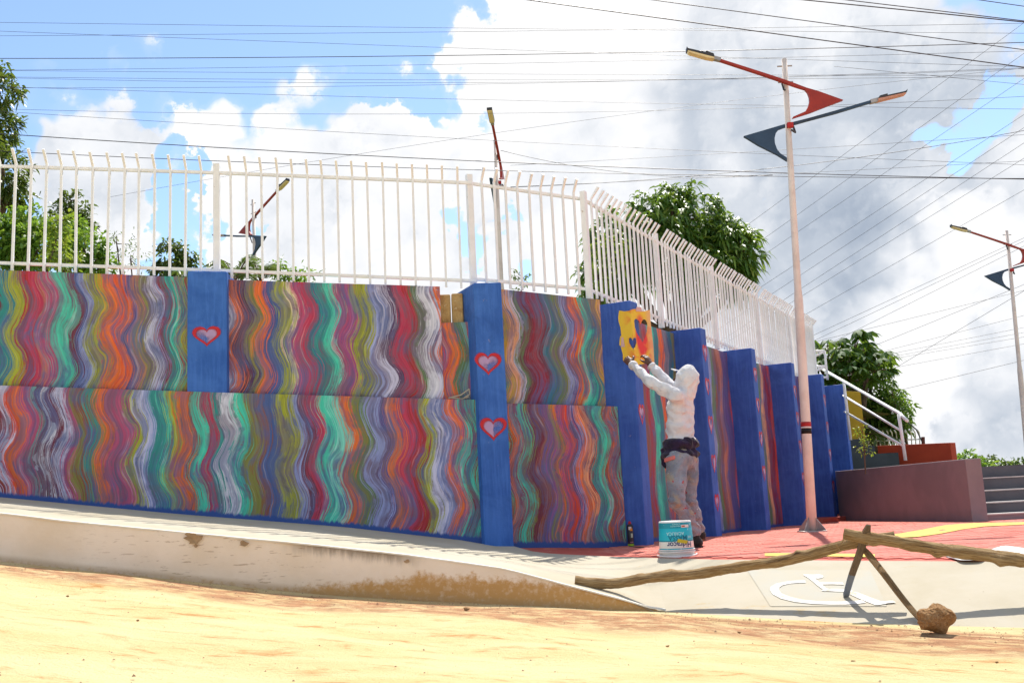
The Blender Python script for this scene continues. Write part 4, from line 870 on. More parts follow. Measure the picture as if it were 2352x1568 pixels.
def crown_points(blobs, dens):
    """clump centres through each lobe, most of them near its skin"""
    P = []; O = []
    for c, r in blobs:
        n = int(dens*r[0]*r[2]*4); u = unit(n); k = rng.uniform(.4, 1.0, n)**.5; u2 = u*(k*(1+.22*np.sin(u[:, 0]*7+c[0]*3)*np.cos(u[:, 2]*6)+.14*np.sin(u[:, 1]*13+u[:, 2]*11+c[2])+.06*rng.normal(size=n)))[:, None]
        P.append(np.array(c)+u2*np.array(r)); O.append(u)
    return np.concatenate(P), np.concatenate(O)
def tree(name, label, cat, foot, blobs, mat, dens=40, per=12, L=.2, W=.045, droop=.6, spread=.9, trunk_r=.12, group=None, branches=True, clump=.05):
    root = empty(name, tuple(foot), label, cat, group)
    P, O = crown_points(blobs, dens); n = len(P); per_ = per
    base = np.repeat(P, per_, 0)+rng.normal(0, clump, (n*per_, 3)); D = np.repeat(O, per_, 0)*.7+unit(n*per_)*spread; D[:, 2] += .10
    ln = L*rng.uniform(.6, 1.2, n*per_); wd = W*rng.uniform(.7, 1.2, n*per_)
    V, tri, quad = leaves_mesh(base, D, ln, wd, droop); fast_mesh('crown', V, tri, quad, mat, root)
    mb = MB(); f = np.array(foot, float); cs = np.array([b[0] for b in blobs]); mc = cs.mean(0); fork = lerp(f, np.array([mc[0], mc[1], cs[:, 2].min()]), .55)
    mb.tube([f-np.array([0, 0, .3]), lerp(f, fork, .5)+np.array([.04, 0, 0]), fork], [trunk_r*1.2, trunk_r, trunk_r*.8], 8)
    for c, r in blobs:
        c = np.array(c); mb.tube([fork, lerp(fork, c, .5)+rng.normal(0, .08, 3), c, c+np.array([0, 0, r[2]*.5])], [trunk_r*.7, trunk_r*.45, trunk_r*.28, trunk_r*.1], 6)
        if branches:
            for _ in range(3): e = c+unit(1)[0]*np.array(r)*.75; mb.tube([c, lerp(c, e, .5)+rng.normal(0, .05, 3), e], [trunk_r*.25, trunk_r*.16, trunk_r*.06], 5)
    mb.make('trunk', BARK, root, smooth=True); return root
def bl(px, py, Y, rx, ry=None, rz=None):
    c = atY(px, py, Y); s = Y/FPX; return (tuple(c), (rx*s, (ry or rx)*s, (rz or rx)*s))
def footat(px, Y, z): q = atY(px, 700, Y); return (q[0], Y, z)
tree('mango_tree', 'big glossy mango tree with drooping leaves rising behind the receding fence', 'tree', footat(1545, 21.0, 2.2),
     [bl(1545, 500, 21, 100, 90, 62), bl(1470, 545, 20.5, 75, 70, 60), bl(1535, 570, 20.6, 95, 80, 65), bl(1650, 545, 21, 75, 70, 62), bl(1690, 580, 20.6, 60, 55, 58), bl(1620, 620, 20.5, 95, 80, 58), bl(1545, 450, 21.2, 42, 40, 24), bl(1645, 480, 21.2, 24, 24, 18), bl(1430, 610, 20.3, 62, 60, 52), bl(1395, 545, 20.4, 42, 45, 50), bl(1700, 640, 20.5, 32, 32, 30), bl(1370, 640, 19.8, 38, 40, 40)],
     MANGO, 62, 14, .29, .058, .85, .95, .16)
tree('mango_tree', 'low yellow-tipped mango branches behind the corner fence post', 'tree', footat(1390, 17.5, 2.2), [bl(1400, 575, 17.5, 30, 30, 42), bl(1378, 625, 17.5, 28, 30, 30)], leaf_mat('young mango leaves', (.05, .10, .02), (.18, .24, .04), (.32, .34, .07), trans=.5), 70, 10, .2, .045, .7, .9, .05)
tree('tall_tree', 'tall dark tree cut off by the left edge above the fence', 'tree', footat(-40, 20, 3.2), [bl(-10, 200, 20, 58, 60, 48), bl(-20, 290, 20, 62, 60, 60), bl(5, 400, 19.6, 62, 60, 65), bl(22, 440, 19.8, 48, 50, 38), bl(-60, 340, 20.5, 70, 60, 90)], DARKL, 70, 12, .19, .05, .5, 1.0, .2)
tree('conical_tree', 'small dark pointed tree rising over the bushes at left', 'tree', footat(158, 24, 3.0), [bl(160, 500, 24, 42, 40, 48), bl(160, 462, 24, 18, 18, 26), bl(185, 520, 24, 34, 34, 32), bl(125, 520, 24, 26, 26, 26)], DARKL, 75, 11, .2, .05, .5, .9, .1)
tree('bush', 'wide leafy green bush behind the fence at far left', 'bush', footat(40, 16.5, 3.1), [bl(20, 560, 16.5, 75, 60, 70), bl(90, 570, 16.4, 60, 60, 60), bl(60, 520, 16.8, 55, 50, 45), bl(-60, 540, 16.6, 80, 60, 80)], BRIGHT, 120, 14, .13, .05, .4, 1.1, .06)
tree('bush', 'bright yellow-green shrub behind the left fence', 'bush', footat(135, 15.2, 3.1), [bl(128, 560, 15.2, 30, 30, 58), bl(140, 510, 15.3, 18, 18, 28), bl(150, 600, 15.0, 34, 30, 30)], YELG, 120, 11, .10, .042, .3, 1.1, .04)
tree('bush', 'dense green bush right of the yellow-green shrub', 'bush', footat(200, 16.2, 3.1), [bl(195, 575, 16.2, 50, 45, 50), bl(225, 600, 16.2, 32, 35, 34), bl(175, 540, 16.6, 36, 35, 36)], BRIGHT, 120, 14, .125, .048, .4, 1.1, .05)
tree('feathery_tree', 'loose feathery shrub with see-through twigs behind the left fence', 'bush', footat(285, 16.8, 3.0), [bl(268, 560, 16.8, 42, 35, 46), bl(300, 598, 16.6, 45, 35, 28), bl(250, 600, 16.8, 30, 30, 30)], FEATH, 34, 10, .085, .02, .3, 1.2, .035)
tree('round_tree', 'small dark round-crowned tree left of the short blue pilaster', 'tree', footat(400, 20.5, 2.8), [bl(390, 590, 20.5, 34, 34, 38), bl(425, 592, 20.5, 26, 26, 34), bl(405, 625, 20.4, 44, 40, 24)], DARKL, 90, 11, .2, .055, .7, .9, .07)
tree('bush', 'small dark bush behind the fence right of the palms', 'bush', footat(690, 20, 2.6), [bl(660, 630, 20, 28, 28, 22), bl(700, 634, 20, 28, 26, 14), bl(640, 612, 20, 12, 12, 16)], BRIGHT, 90, 11, .15, .05, .5, 1.0, .04)
# palms
def frond(mb_leaf, c, az, el, L, n=26, w=.02, drop=1.1, ll=.33):
    d = np.array([math.cos(az), math.sin(az), 0]); P = []; 
    for k in range(9):
        u = k/8; P.append(np.array(c)+d*L*u*math.cos(el)*(1-.1*u)+np.array([0, 0, L*u*math.sin(el)-drop*L*.45*u*u]))
    P = np.array(P); s = np.array([-d[1], d[0], 0]); out = []
    for k in range(n):
        u = .12+.86*k/(n-1); i = min(int(u*8), 7); p = lerp(P[i], P[i+1], u*8-i); t_ = P[i+1]-P[i]; t_ = t_/np.linalg.norm(t_)
        for sg in (-1, 1): out.append((p, s*sg*.8+t_*.6+np.array([0, 0, -.15+.1*random.random()]), ll*(1-.55*abs(u-.35))*random.uniform(.85, 1.1), w))
    return P, out
def palm(label, foot, top, nfr, L, els, azs=None, ll=.33, w=.022, n=26, group=None, name='palm'):
    root = empty(name, tuple(foot), label, 'palm', group); lv = []; mb = MB(); top = np.array(top, float)
    mb.tube([np.array(foot)-np.array([0, 0, .2]), lerp(np.array(foot), top, .5), top], [.07, .055, .045], 8)
    for k in range(nfr):
        az = azs[k] if azs else 2*math.pi*k/nfr+random.uniform(-.3, .3); el = random.uniform(*els); P, out = frond(mb, top, az, el, L*random.uniform(.8, 1.1), n, w, ll=ll); lv += out; mb.tube(list(P), [.016*(1-.8*i/8) for i in range(9)], 5)
    mb.make('stem', BARK, root, smooth=True)
    V, tri, quad = leaves_mesh(np.array([q[0] for q in lv]), np.array([q[1] for q in lv]), np.array([q[2] for q in lv]), np.array([q[3] for q in lv]), .35); fast_mesh('fronds', V, tri, quad, PALML, root); return root
def tp(px, py, Y): return tuple(atY(px, py, Y))
palm('bluish fan palm behind the fence, left of the short pilaster post', footat(470, 19, 2.4), tp(462, 640, 19), 9, .85, (.2, 1.0))
palm('tall feather palm with upright fronds behind the fence right of the short pilaster', footat(545, 18.5, 2.4), tp(540, 648, 18.5), 9, 1.05, (.7, 1.35))
palm('small feather palm below the distant street lamp', footat(598, 19.5, 2.4), tp(598, 650, 19.5), 8, .95, (.6, 1.3))
# sapling over the bend
def sapling(label, foot, h, nbr, mat, leafL=.05, seed=1, sp=.22):
    root = empty('sapling', tuple(foot), label, 'sapling'); mb = MB(); f = np.array(foot); rs = np.random.default_rng(seed); top = f+np.array([.03*h, 0, h])
    mb.tube([f-np.array([0, 0, .1]), f+np.array([.02, 0, h*.5]), top], [.012, .009, .004], 6); P = []
    for k in range(nbr):
        u = rs.uniform(.25, 1); b_ = lerp(f, top, u); a = rs.uniform(0, 6.28); e = b_+np.array([math.cos(a)*sp, math.sin(a)*sp, rs.uniform(.05, .25)])*(1.15-u*.6); mb.tube([b_, lerp(b_, e, .5)+np.array([0, 0, .02]), e], [.005, .004, .002], 5)
        for q in np.linspace(.35, 1, 5): P += [lerp(b_, e, q)+rs.normal(0, .012, 3) for _ in range(2)]
    mb.make('stem', BARK, root); P = np.array(P); D = unit(len(P)); V, tri, quad = leaves_mesh(P, D, np.full(len(P), leafL)*rng.uniform(.7, 1.3, len(P)), np.full(len(P), leafL*.45), .3); fast_mesh('leaves', V, tri, quad, mat, root)
sapling('thin leafy sapling seen through the short fence panel over the bend', (atY(1192, 660, 14.0)[0], 14.0, 2.3), 1.45, 20, FEATH, .055, 3, .2)
q = atY(1985, 1058, 15.2); sapling('slender young plant in front of the dark stepped wall', (q[0], 15.2, ztop-.02), .62, 14, YELG, .05, 5, .15)
# right-hand trees
tree('leafy_tree', 'rounded dense green tree right of the yellow wall', 'tree', footat(1990, 26, .6), [bl(2000, 900, 26, 66, 60, 55), bl(2045, 950, 25.6, 45, 45, 48), bl(1960, 860, 26, 48, 50, 45), bl(2030, 985, 25.8, 50, 45, 28), bl(1985, 960, 26, 60, 50, 50)], MANGO, 80, 12, .2, .055, .5, 1.0, .13)
tree('leafy_tree', 'light green feathery edge of foliage at the right of the rounded tree', 'bush', footat(2072, 25, .6), [bl(2068, 945, 25, 22, 22, 40), bl(2075, 985, 25, 18, 18, 26), bl(2050, 905, 25, 16, 16, 22)], BRIGHT, 70, 10, .15, .035, .4, 1.0, .04)
def papaya(label, foot, tops):
    root = empty('papaya_tree', tuple(foot), label, 'tree'); mb = MB(); lv = []
    for top in tops:
        top = np.array(top); mb.tube([np.array(foot)-np.array([0, 0, .2]), lerp(np.array(foot), top, .6), top], [.10, .08, .06], 8)
        for k in range(22):
            az = random.uniform(0, 6.28); el = random.uniform(-.1, 1.2); L = random.uniform(.5, .85); e = top+np.array([math.cos(az)*math.cos(el), math.sin(az)*math.cos(el), math.sin(el)])*L; mb.tube([top, lerp(top, e, .6)+np.array([0, 0, .06]), e], [.014, .010, .007], 5)
            for j in range(9):
                a = az+(j-4)*.55; lv.append((e, np.array([math.cos(a), math.sin(a), -.25+.25*math.cos(j-4)]), random.uniform(.26, .40)*(1-.06*abs(j-4)), .11))
    mb.make('trunk', BARK, root, smooth=True); V, tri, quad = leaves_mesh(np.array([q[0] for q in lv]), np.array([q[1] for q in lv]), np.array([q[2] for q in lv]), np.array([q[3] for q in lv]), .55); fast_mesh('crown', V, tri, quad, PAPL, root)
papaya('papaya tree with big lobed leaves behind the end of the fence', footat(1925, 25, .6), [tp(1905, 838, 25), tp(1960, 830, 25.2), tp(1990, 862, 24.8), tp(1900, 880, 24.8), tp(1945, 880, 24.6)])
palm('low arching palm beside the yellow wall', footat(2005, 24.6, .7), tp(1995, 1000, 24.6), 9, .8, (.1, .8), ll=.36, w=.03)
palm('spiky palm tip rising above the papaya tree', footat(1912, 27, .6), tp(1912, 812, 27), 8, .75, (.5, 1.3), ll=.3)
for lb, foot, blobs, mt in (('leafy green bush beyond the grey steps, next to the brown grey wall', footat(2215, 38, .3), [bl(2215, 1060, 38, 32, 30, 22), bl(2250, 1066, 38, 24, 24, 16), bl(2190, 1062, 38, 20, 20, 18)], BRIGHT), ('dark round tree top beyond the steps', footat(2268, 42, .3), [bl(2268, 1058, 42, 16, 16, 18)], DARKL), ('pale wispy bushes at the right edge beyond the steps', footat(2320, 40, .3), [bl(2310, 1068, 40, 24, 24, 14), bl(2352, 1070, 40, 26, 26, 14), bl(2400, 1066, 40, 30, 26, 20)], FEATH)):
    tree('bush', lb, 'bush', foot, blobs, mt, 60, 11, .26, .08, .5, 1.0, .06)

# ================================================================ the person pressing the stencil on the corner pilaster
class Field:
    """signed distance grid grown from tapered limbs, skinned with surface nets"""
    def __init__(s, lo, hi, h):
        s.lo = np.array(lo, float); s.h = h; s.n = np.ceil((np.array(hi)-s.lo)/h).astype(int)+1; s.g = np.full(s.n, .06, np.float32)
    def _sub(s, lo, hi):
        a = np.maximum(((np.array(lo)-s.lo)/s.h).astype(int), 0); b = np.minimum(((np.array(hi)-s.lo)/s.h).astype(int)+2, s.n)
        if (b <= a).any(): return None
        sl = tuple(slice(x, y) for x, y in zip(a, b)); G = np.meshgrid(*[s.lo[k]+s.h*np.arange(a[k], b[k]) for k in range(3)], indexing='ij'); return sl, np.stack(G, -1)
    def _join(s, sl, d, k, op='add'):
        g = s.g[sl]
        if op == 'add':
            hh = np.clip(.5+.5*(g-d)/k, 0, 1); s.g[sl] = g*(1-hh)+d*hh-k*hh*(1-hh)
        else: s.g[sl] = np.maximum(g, -d)
    def limb(s, a, b, ra, rb, k=.02, sq=None, op='add'):
        a, b = np.array(a, float), np.array(b, float); m = max(ra, rb)*1.3+.07; r = s._sub(np.minimum(a, b)-m, np.maximum(a, b)+m)
        if r is None: return
        sl, X = r; ab = b-a; t_ = np.clip(((X-a)@ab)/(ab@ab+1e-9), 0, 1); d = np.linalg.norm(X-a-t_[..., None]*ab, axis=-1)-(ra+(rb-ra)*t_); s._join(sl, d.astype(np.float32), k, op)
    def chain(s, pts, rs, k=.02):
        for i in range(len(pts)-1): s.limb(pts[i], pts[i+1], rs[i], rs[i+1], k)
    def ell(s, c, ax, r, k=.02, op='add'):
        c = np.array(c, float); A_ = np.array(ax, float); r = np.array(r, float); m = r.max()+.07; q = s._sub(c-m, c+m)
        if q is None: return
        sl, X = q; u = (X-c)@A_.T; l = np.linalg.norm(u/r, axis=-1); l2 = np.linalg.norm(u/r**2, axis=-1)+1e-9; d = l*(l-1)/l2; s._join(sl, d.astype(np.float32), k, op)
    def wrinkle(s, fn): G = np.meshgrid(*[s.lo[k]+s.h*np.arange(s.n[k]) for k in range(3)], indexing='ij'); s.g += fn(*G).astype(np.float32)
    def mesh(s):
        g = s.g; neg = g < 0; c = np.zeros(np.array(g.shape)-1, np.uint8)
        off = [(i, j, k) for i in (0, 1) for j in (0, 1) for k in (0, 1)]; N = np.array(g.shape)-1
        for i, j, k in off: c += neg[i:i+N[0], j:j+N[1], k:k+N[2]]
        cells = np.argwhere((c > 0) & (c < 8)); idx = -np.ones(N, np.int64); idx[tuple(cells.T)] = np.arange(len(cells))
        acc = np.zeros((len(cells), 3)); cnt = np.zeros(len(cells))
        for a in off:
            for ax in range(3):
                if a[ax] == 0:
                    b = list(a); b[ax] = 1; va = g[tuple((cells+a).T)]; vb = g[tuple((cells+b).T)]; m = (va < 0) != (vb < 0); t_ = np.where(m, va/(va-vb+1e-12), 0)
                    p = np.tile(np.array(a, float), (len(cells), 1)); p[:, ax] += t_; acc[m] += p[m]; cnt[m] += 1
        V = s.lo+s.h*(cells+acc/cnt[:, None]); Q = []
        for ax in range(3):
            u, v = [(1, 2), (2, 0), (0, 1)][ax]; sh = [slice(None)]*3; a0 = list(sh); a1 = list(sh); a0[ax] = slice(0, -1); a1[ax] = slice(1, None)
            ch = np.argwhere(neg[tuple(a0)] != neg[tuple(a1)]); ch = ch[(ch[:, u] > 0) & (ch[:, v] > 0) & (ch[:, u] < N[u]) & (ch[:, v] < N[v])]
            eu = np.eye(3, dtype=int)[u]; ev = np.eye(3, dtype=int)[v]; q = np.stack([idx[tuple((ch-eu-ev).T)], idx[tuple((ch-ev).T)], idx[tuple(ch.T)], idx[tuple((ch-eu).T)]], 1)
            fl = neg[tuple(ch.T)]; q[~fl] = q[~fl][:, ::-1]; Q.append(q)
        return V, np.concatenate(Q)
def skin(field, name, mat, parent, smooth=1):
    V, Q = field.mesh(); o = fast_mesh(name, V, np.zeros((0, 3), int), Q, mat, parent); o.data.polygons.foreach_set('use_smooth', [True]*len(o.data.polygons))
    if smooth: m = o.modifiers.new('soften', 'SMOOTH'); m.factor = .5; m.iterations = smooth
    return o
def cloth(name, c1, c2, scale=4, wr=14, bstr=.5, extra=None, rough=.85):
    m, t, b = newmat(name); co = t.n('ShaderNodeTexCoord').outputs['Object']; col = t.mix(t.mr(t.noise(co, scale, 5, .6, .4), .36, .66), c1, c2)
    if extra: col = extra(t, co, col)
    h = t.m('ADD', t.noise(co, wr, 4, .5, 1.2), t.m('MULTIPLY', t.noise(co, 300, 2), .06)); setb(t, b, col, rough, .15, h, bstr, .03); b.inputs['Sheen Weight'].default_value = .15; return m
def paint_spots(t, co, col):
    col = t.mix(t.mr(t.noise(co, 5.5, 4, .6), .52, .66, 0, .8), col, (.38, .29, .19))
    col = t.mix(t.mr(t.noise(t.vm('ADD', co, (3, 1, 7)), 7, 4, .6), .60, .70, 0, .75), col, (.28, .36, .48))
    col = t.mix(t.mr(t.noise(t.vm('ADD', co, (9, 4, 2)), 17, 3, .6), .665, .69), col, (.42, .03, .04))
    return t.mix(t.mr(t.noise(t.vm('ADD', co, (1, 8, 3)), 26, 3, .6), .70, .73, 0, .8), col, (.8, .78, .74))
HOODIE = cloth('off-white hoodie cotton', (.73, .72, .725), (.62, .60, .61), 5, 10, 1.0, lambda t, co, col: t.mix(t.mr(t.noise(co, 16, 4, .65), .68, .74, 0, .5), col, (.42, .40, .45)))
JEANS = cloth('faded grey denim', (.29, .30, .335), (.19, .20, .235), 5, 16, 1.0, paint_spots)
JACKET = cloth('dark jacket cloth', (.012, .010, .016), (.030, .018, .055), 7, 18, .6); PEACHL = pmat('pink waistband', (.62, .18, .16)); SHOEM = cloth('black shoe leather', (.018, .017, .017), (.035, .028, .024), 9, 20, .5, rough=.6); SOLE = pmat('dirty sole', (.20, .09, .05), (.1, .06, .05), 20, .9)
SKINM = pmat('dark brown skin', (.115, .045, .024), (.09, .034, .018), 12, .5, .4, 200, .1)
foot0 = at_plaza(1606, 1257); PY = float(foot0[1]); dY = PY-10.62
FOOTZ = plaza_z(0, PY)
def J(px, py, Y): return atY(px, py, Y+dY)
hipL, hipR = J(1553, 1062, 10.50), J(1580, 1060, 10.74); pelvis = J(1566, 1050, 10.62); waist = J(1563, 1008, 10.62); chest = J(1560, 948, 10.62); neck = J(1574, 903, 10.62); head = J(1573, 874, 10.60)
shL, shR = J(1553, 910, 10.44), J(1570, 906, 10.80); elL, elR = J(1497, 879, 10.55), J(1524, 872, 10.93); wrL, wrR = J(1451, 836, 10.80), J(1494, 838, 10.99)
knL, knR = J(1556, 1150, 10.38), J(1583, 1146, 10.66); anL, anR = J(1594, 1219, 10.52), J(1604, 1217, 10.80)
FACE = np.array([-.80, .60, 0]); LEFT = np.array([-.60, -.80, 0]); UPV = np.array([0, 0, 1.])
person = empty('person', (foot0[0], PY, FOOTZ), 'person in a white hoodie and paint-stained jeans pressing a stencil to the pilaster', 'person')
lo = np.minimum.reduce([wrL, anL, anR, knL, head])-np.array([.30, .35, .2]); hi = np.maximum.reduce([wrR, anR, hipR, head])+np.array([.25, .35, .45])
lo[2] = FOOTZ-.02; hi[2] = max(hi[2], wrL[2]+.25)
# body: one continuous figure
bf = Field(lo, hi, .0062)
AX = np.stack([FACE, LEFT, UPV])
bf.ell(lerp(pelvis, waist, .2), AX, (.10, .135, .11), .03); bf.ell(chest, AX, (.082, .120, .15), .03); bf.ell(waist, AX, (.085, .11, .11), .03)
bf.chain([neck, lerp(neck, head, .8)], [.062, .058]); bf.chain([hipL, knL, anL], [.072, .048, .038], .02); bf.chain([hipR, knR, anR], [.072, .048, .038], .02)
bf.chain([lerp(chest, neck, .7), shL, elL, wrL], [.05, .045, .036, .028], .02); bf.chain([lerp(chest, neck, .7), shR, elR, wrR], [.05, .045, .036, .028], .02)
HF = FACE*.93+UPV*.36; HU = UPV*.93-FACE*.36; HA = np.stack([HF, LEFT, HU])                       # head tipped back towards the stencil
bf.ell(head+HU*.02, HA, (.098, .076, .118), .02); bf.ell(head+HF*.035-HU*.065, HA, (.06, .055, .06), .03)
bf.limb(head+HF*.095+HU*.01, head+HF*.118-HU*.022, .011, .016, .012); bf.limb(head+HF*.088-HU*.062+LEFT*.02, head+HF*.088-HU*.062-LEFT*.02, .011, .011, .01)
for sg in (1, -1):
    bf.ell(head+LEFT*sg*.076-HF*.005-HU*.005, HA, (.022, .009, .032), .008); bf.limb(head+HF*.088+HU*.034+LEFT*sg*.015, head+HF*.08+HU*.034+LEFT*sg*.05, .009, .008, .01)
    bf.ell(head+HF*.088+HU*.014+LEFT*sg*.032, HA, (.012, .012, .010), .004)
def hand(wr, palm_dir, back, thumb_side, curl):
    """palm plus five bent fingers; back = direction the back of the hand faces"""
    d = palm_dir/np.linalg.norm(palm_dir); b = back-d*(back@d); b = b/np.linalg.norm(b); sd = np.cross(d, b)*thumb_side
    pc = wr+d*.052; bf.ell(pc, np.stack([d, sd, b]), (.052, .043, .021), .012); bf.limb(wr, wr+d*.02, .029, .028, .02)
    for k, (o_, L) in enumerate(((.030, .070), (.010, .080), (-.011, .075), (-.031, .058))):
        p = wr+d*(.092-.006*abs(k-1.2))+sd*o_; ang = 0
        for j in range(3):
            ang += curl[j]; dd = d*math.cos(ang)-b*math.sin(ang); q = p+dd*L*(.46, .32, .26)[j]; bf.limb(p, q, .0105-.0012*j, .0098-.0014*j, .006); p = q
    p = wr+d*.028+sd*.036; q = p+(d*.62+sd*.72-b*.25)*.042; bf.limb(p, q, .0145, .0115, .012); bf.limb(q, q+(d*.85+sd*.15-b*.5)*.036, .0115, .009, .006)
corner = np.array([FL[0], FL[1], 0])
hand(wrL, J(1438, 824, 10.86)-wrL, np.array([-.35, -.9, .25]), 1, (.45, .75, .55)); hand(wrR, J(1484, 818, 11.02)-wrR, np.array([.55, -.75, .3]), -1, (.35, .6, .5))
skin(bf, 'body', SKINM, person, 1)
# hoodie with the hood up
hf = Field(lo, hi, .0085)
hf.ell(lerp(chest, neck, .15), AX, (.132, .178, .20), .05); hf.ell(lerp(waist, chest, .35), AX, (.142, .172, .17), .06); hf.ell(lerp(waist, pelvis, .12), AX, (.150, .175, .075), .04)
hf.chain([lerp(chest, neck, .75), shL, lerp(shL, elL, .5), elL, lerp(elL, wrL, .55), lerp(elL, wrL, .93)], [.085, .080, .066, .060, .050, .043], .04)
hf.chain([lerp(chest, neck, .75), shR, elR, lerp(elR, wrR, .55), lerp(elR, wrR, .93)], [.085, .078, .058, .050, .043], .04)
hf.ell(head-HF*.018+HU*.025, HA, (.128, .112, .140), .03); hf.limb(head-HF*.06-HU*.09, neck, .085, .10, .05)
hf.ell(head+HF*.105-HU*.035, HA, (.085, .070, .105), .01, 'cut')
for sg in (1, -1): hf.limb(lerp(head, neck, .5)+HF*.06+LEFT*sg*.07, neck+HF*.10+LEFT*sg*.05, .035, .03, .04)
def folds(X, Y, Z):
    zr = Z-waist[2]; n1 = np.sin(X*11+Y*9+Z*7)+np.sin(Y*17-Z*13+X*5)
    arm = np.exp(-((X-lerp(shL[0], elL[0], .6))**2)/.05)*(Z > shL[2]-.14); low = np.exp(-((zr-.03)**2)/.018); pit = np.exp(-((Z-shL[2]+.10)**2+(X-shL[0])**2)/.03)
    f = .006*np.abs(np.sin((X*.9+Z*.5)*27+2.1*n1))*arm+.012*np.abs(np.sin(Z*30+X*9+1.4*n1))*low+.012*np.abs(np.sin((X+Z*1.4)*24+1.2*n1))*pit+.011*np.abs(np.sin(X*9+Y*8-Z*7+1.8*n1))+.006*np.abs(np.sin(X*25-Y*14+Z*19+1.6*n1))
    return f-.009
hf.wrinkle(folds); HOOD = skin(hf, 'hoodie', HOODIE, person, 1)
hb_ = Field(lo, hi, .0085); hc_ = lerp(waist, pelvis, .22); hb_.ell(hc_, AX, (.152, .182, .034), .02); hb_.wrinkle(lambda X, Y, Z: .003*np.sin(X*160)+.003*np.sin(Y*160)); skin(hb_, 'hem', HOODIE, HOOD, 0)
for wr_, el_ in ((wrL, elL), (wrR, elR)):
    MB().tube([lerp(el_, wr_, q) for q in (.86, .90, .95, 1.0)], [.046, .050, .049, .043], 16).make('cuff', HOODIE, HOOD, smooth=True)
# cap peak sticking out of the hood
c = head+HF*.105+HU*.072; N_ = 9; V = []
for i in range(N_):
    a = math.pi*i/(N_-1)-math.pi/2
    for r_, dz in ((.0, .0), (1, 0)):
        V.append(tuple(c+HF*(.075*math.cos(a)*r_)+LEFT*(.07*math.sin(a))+HU*(.012*math.cos(a)*(1-r_)+.01*r_)))
pk = meshobj('cap_peak', V, [(2*i, 2*i+1, 2*i+3, 2*i+2) for i in range(N_-1)], HOODIE, person); m_ = pk.modifiers.new('thick', 'SOLIDIFY'); m_.thickness = .008
# jeans
jf = Field(lo, hi, .0085)
jf.ell(lerp(pelvis, hipL, .25)-FACE*.015, AX, (.145, .172, .125), .04); jf.chain([hipL, lerp(hipL, knL, .5), knL+FACE*.012, lerp(knL, anL, .5)-FACE*.01, lerp(knL, anL, .88), anL], [.108, .096, .077, .069, .061, .071], .025); jf.chain([hipR, lerp(hipR, knR, .5), knR+FACE*.01, lerp(knR, anR, .5)-FACE*.01, lerp(knR, anR, .88), anR], [.108, .094, .075, .067, .060, .069], .02)
def jfold(X, Y, Z):
    k1 = np.exp(-((Z-knL[2])**2)/.006); k2 = np.exp(-((Z-anL[2]-.06)**2)/.008); k3 = np.exp(-((Z-hipL[2]+.08)**2)/.01)
    return .006*np.sin(Z*85+X*28+1.2*np.sin(Y*19))*(k1+1.3*k2)+.006*np.sin(X*42-Z*40+Y*20)*k3+.003*np.sin(Z*25+Y*33+X*20)
jf.wrinkle(jfold); skin(jf, 'jeans', JEANS, person, 1)
# dark jacket tied round the hips
kf = Field(lo, hi, .0085); kc = lerp(waist, pelvis, .62)
kf.ell(kc+UPV*.065, AX, (.176, .204, .085), .02); kf.ell(kc-UPV*.045+FACE*.01, AX, (.180, .208, .078), .02); kf.chain([kc+FACE*.15+LEFT*.06, kc+FACE*.165+LEFT*.05-UPV*.10, kc+FACE*.15+LEFT*.06-UPV*.15], [.045, .038, .028], .02)
kf.wrinkle(lambda X, Y, Z: .005*np.sin(Z*80+X*30+Y*12)+.004*np.sin(X*50+Y*40)); skin(kf, 'tied_jacket', JACKET, person, 1)
q = J(1538, 1053, 10.42); MB().box(q, LEFT*.012+np.array([0, 0, .0]), FACE*.06+UPV*-.012, UPV*.02).make('waistband', PEACHL, person, bevel=.01)
# shoes, heels lifted
for sg, an, nm, lift in ((1, anL, 'L', .0), (-1, anR, 'R', .06)):
    sf = Field(lo, hi, .0075); fd = FACE*.97+LEFT*.2*sg; fd = fd/np.linalg.norm(fd); gz = FOOTZ
    heel = np.array([an[0], an[1], gz+.055+lift])-fd*.035; ball = np.array([an[0], an[1], gz+.042])+fd*.13; toe = ball+fd*.075+UPV*-.004
    sf.limb(heel, ball, .046, .042, .02); sf.limb(ball, toe, .042, .032, .02); sf.limb(heel+fd*.03+UPV*.02, an+UPV*.0, .05, .052, .02)
    o = skin(sf, 'shoe', SHOEM, person, 1)
    mb = MB(); sdv = np.array([-fd[1], fd[0], 0]); n_ = 12; ring = []
    for i in range(n_):
        a = 2*math.pi*i/n_; u = .5+.5*math.cos(a); p = lerp(heel-fd*.045, toe+fd*.03, u)+sdv*.047*math.sin(a); p[2] = gz+.002+lift*(1-u); ring.append(p)
    mb.add(ring+[p+UPV*.022 for p in ring], [tuple(range(n_))[::-1], tuple(range(n_, 2*n_))]+[(i, (i+1) % n_, n_+(i+1) % n_, n_+i) for i in range(n_)]).make('sole', SOLE if sg < 0 else SHOEM, o, smooth=False)

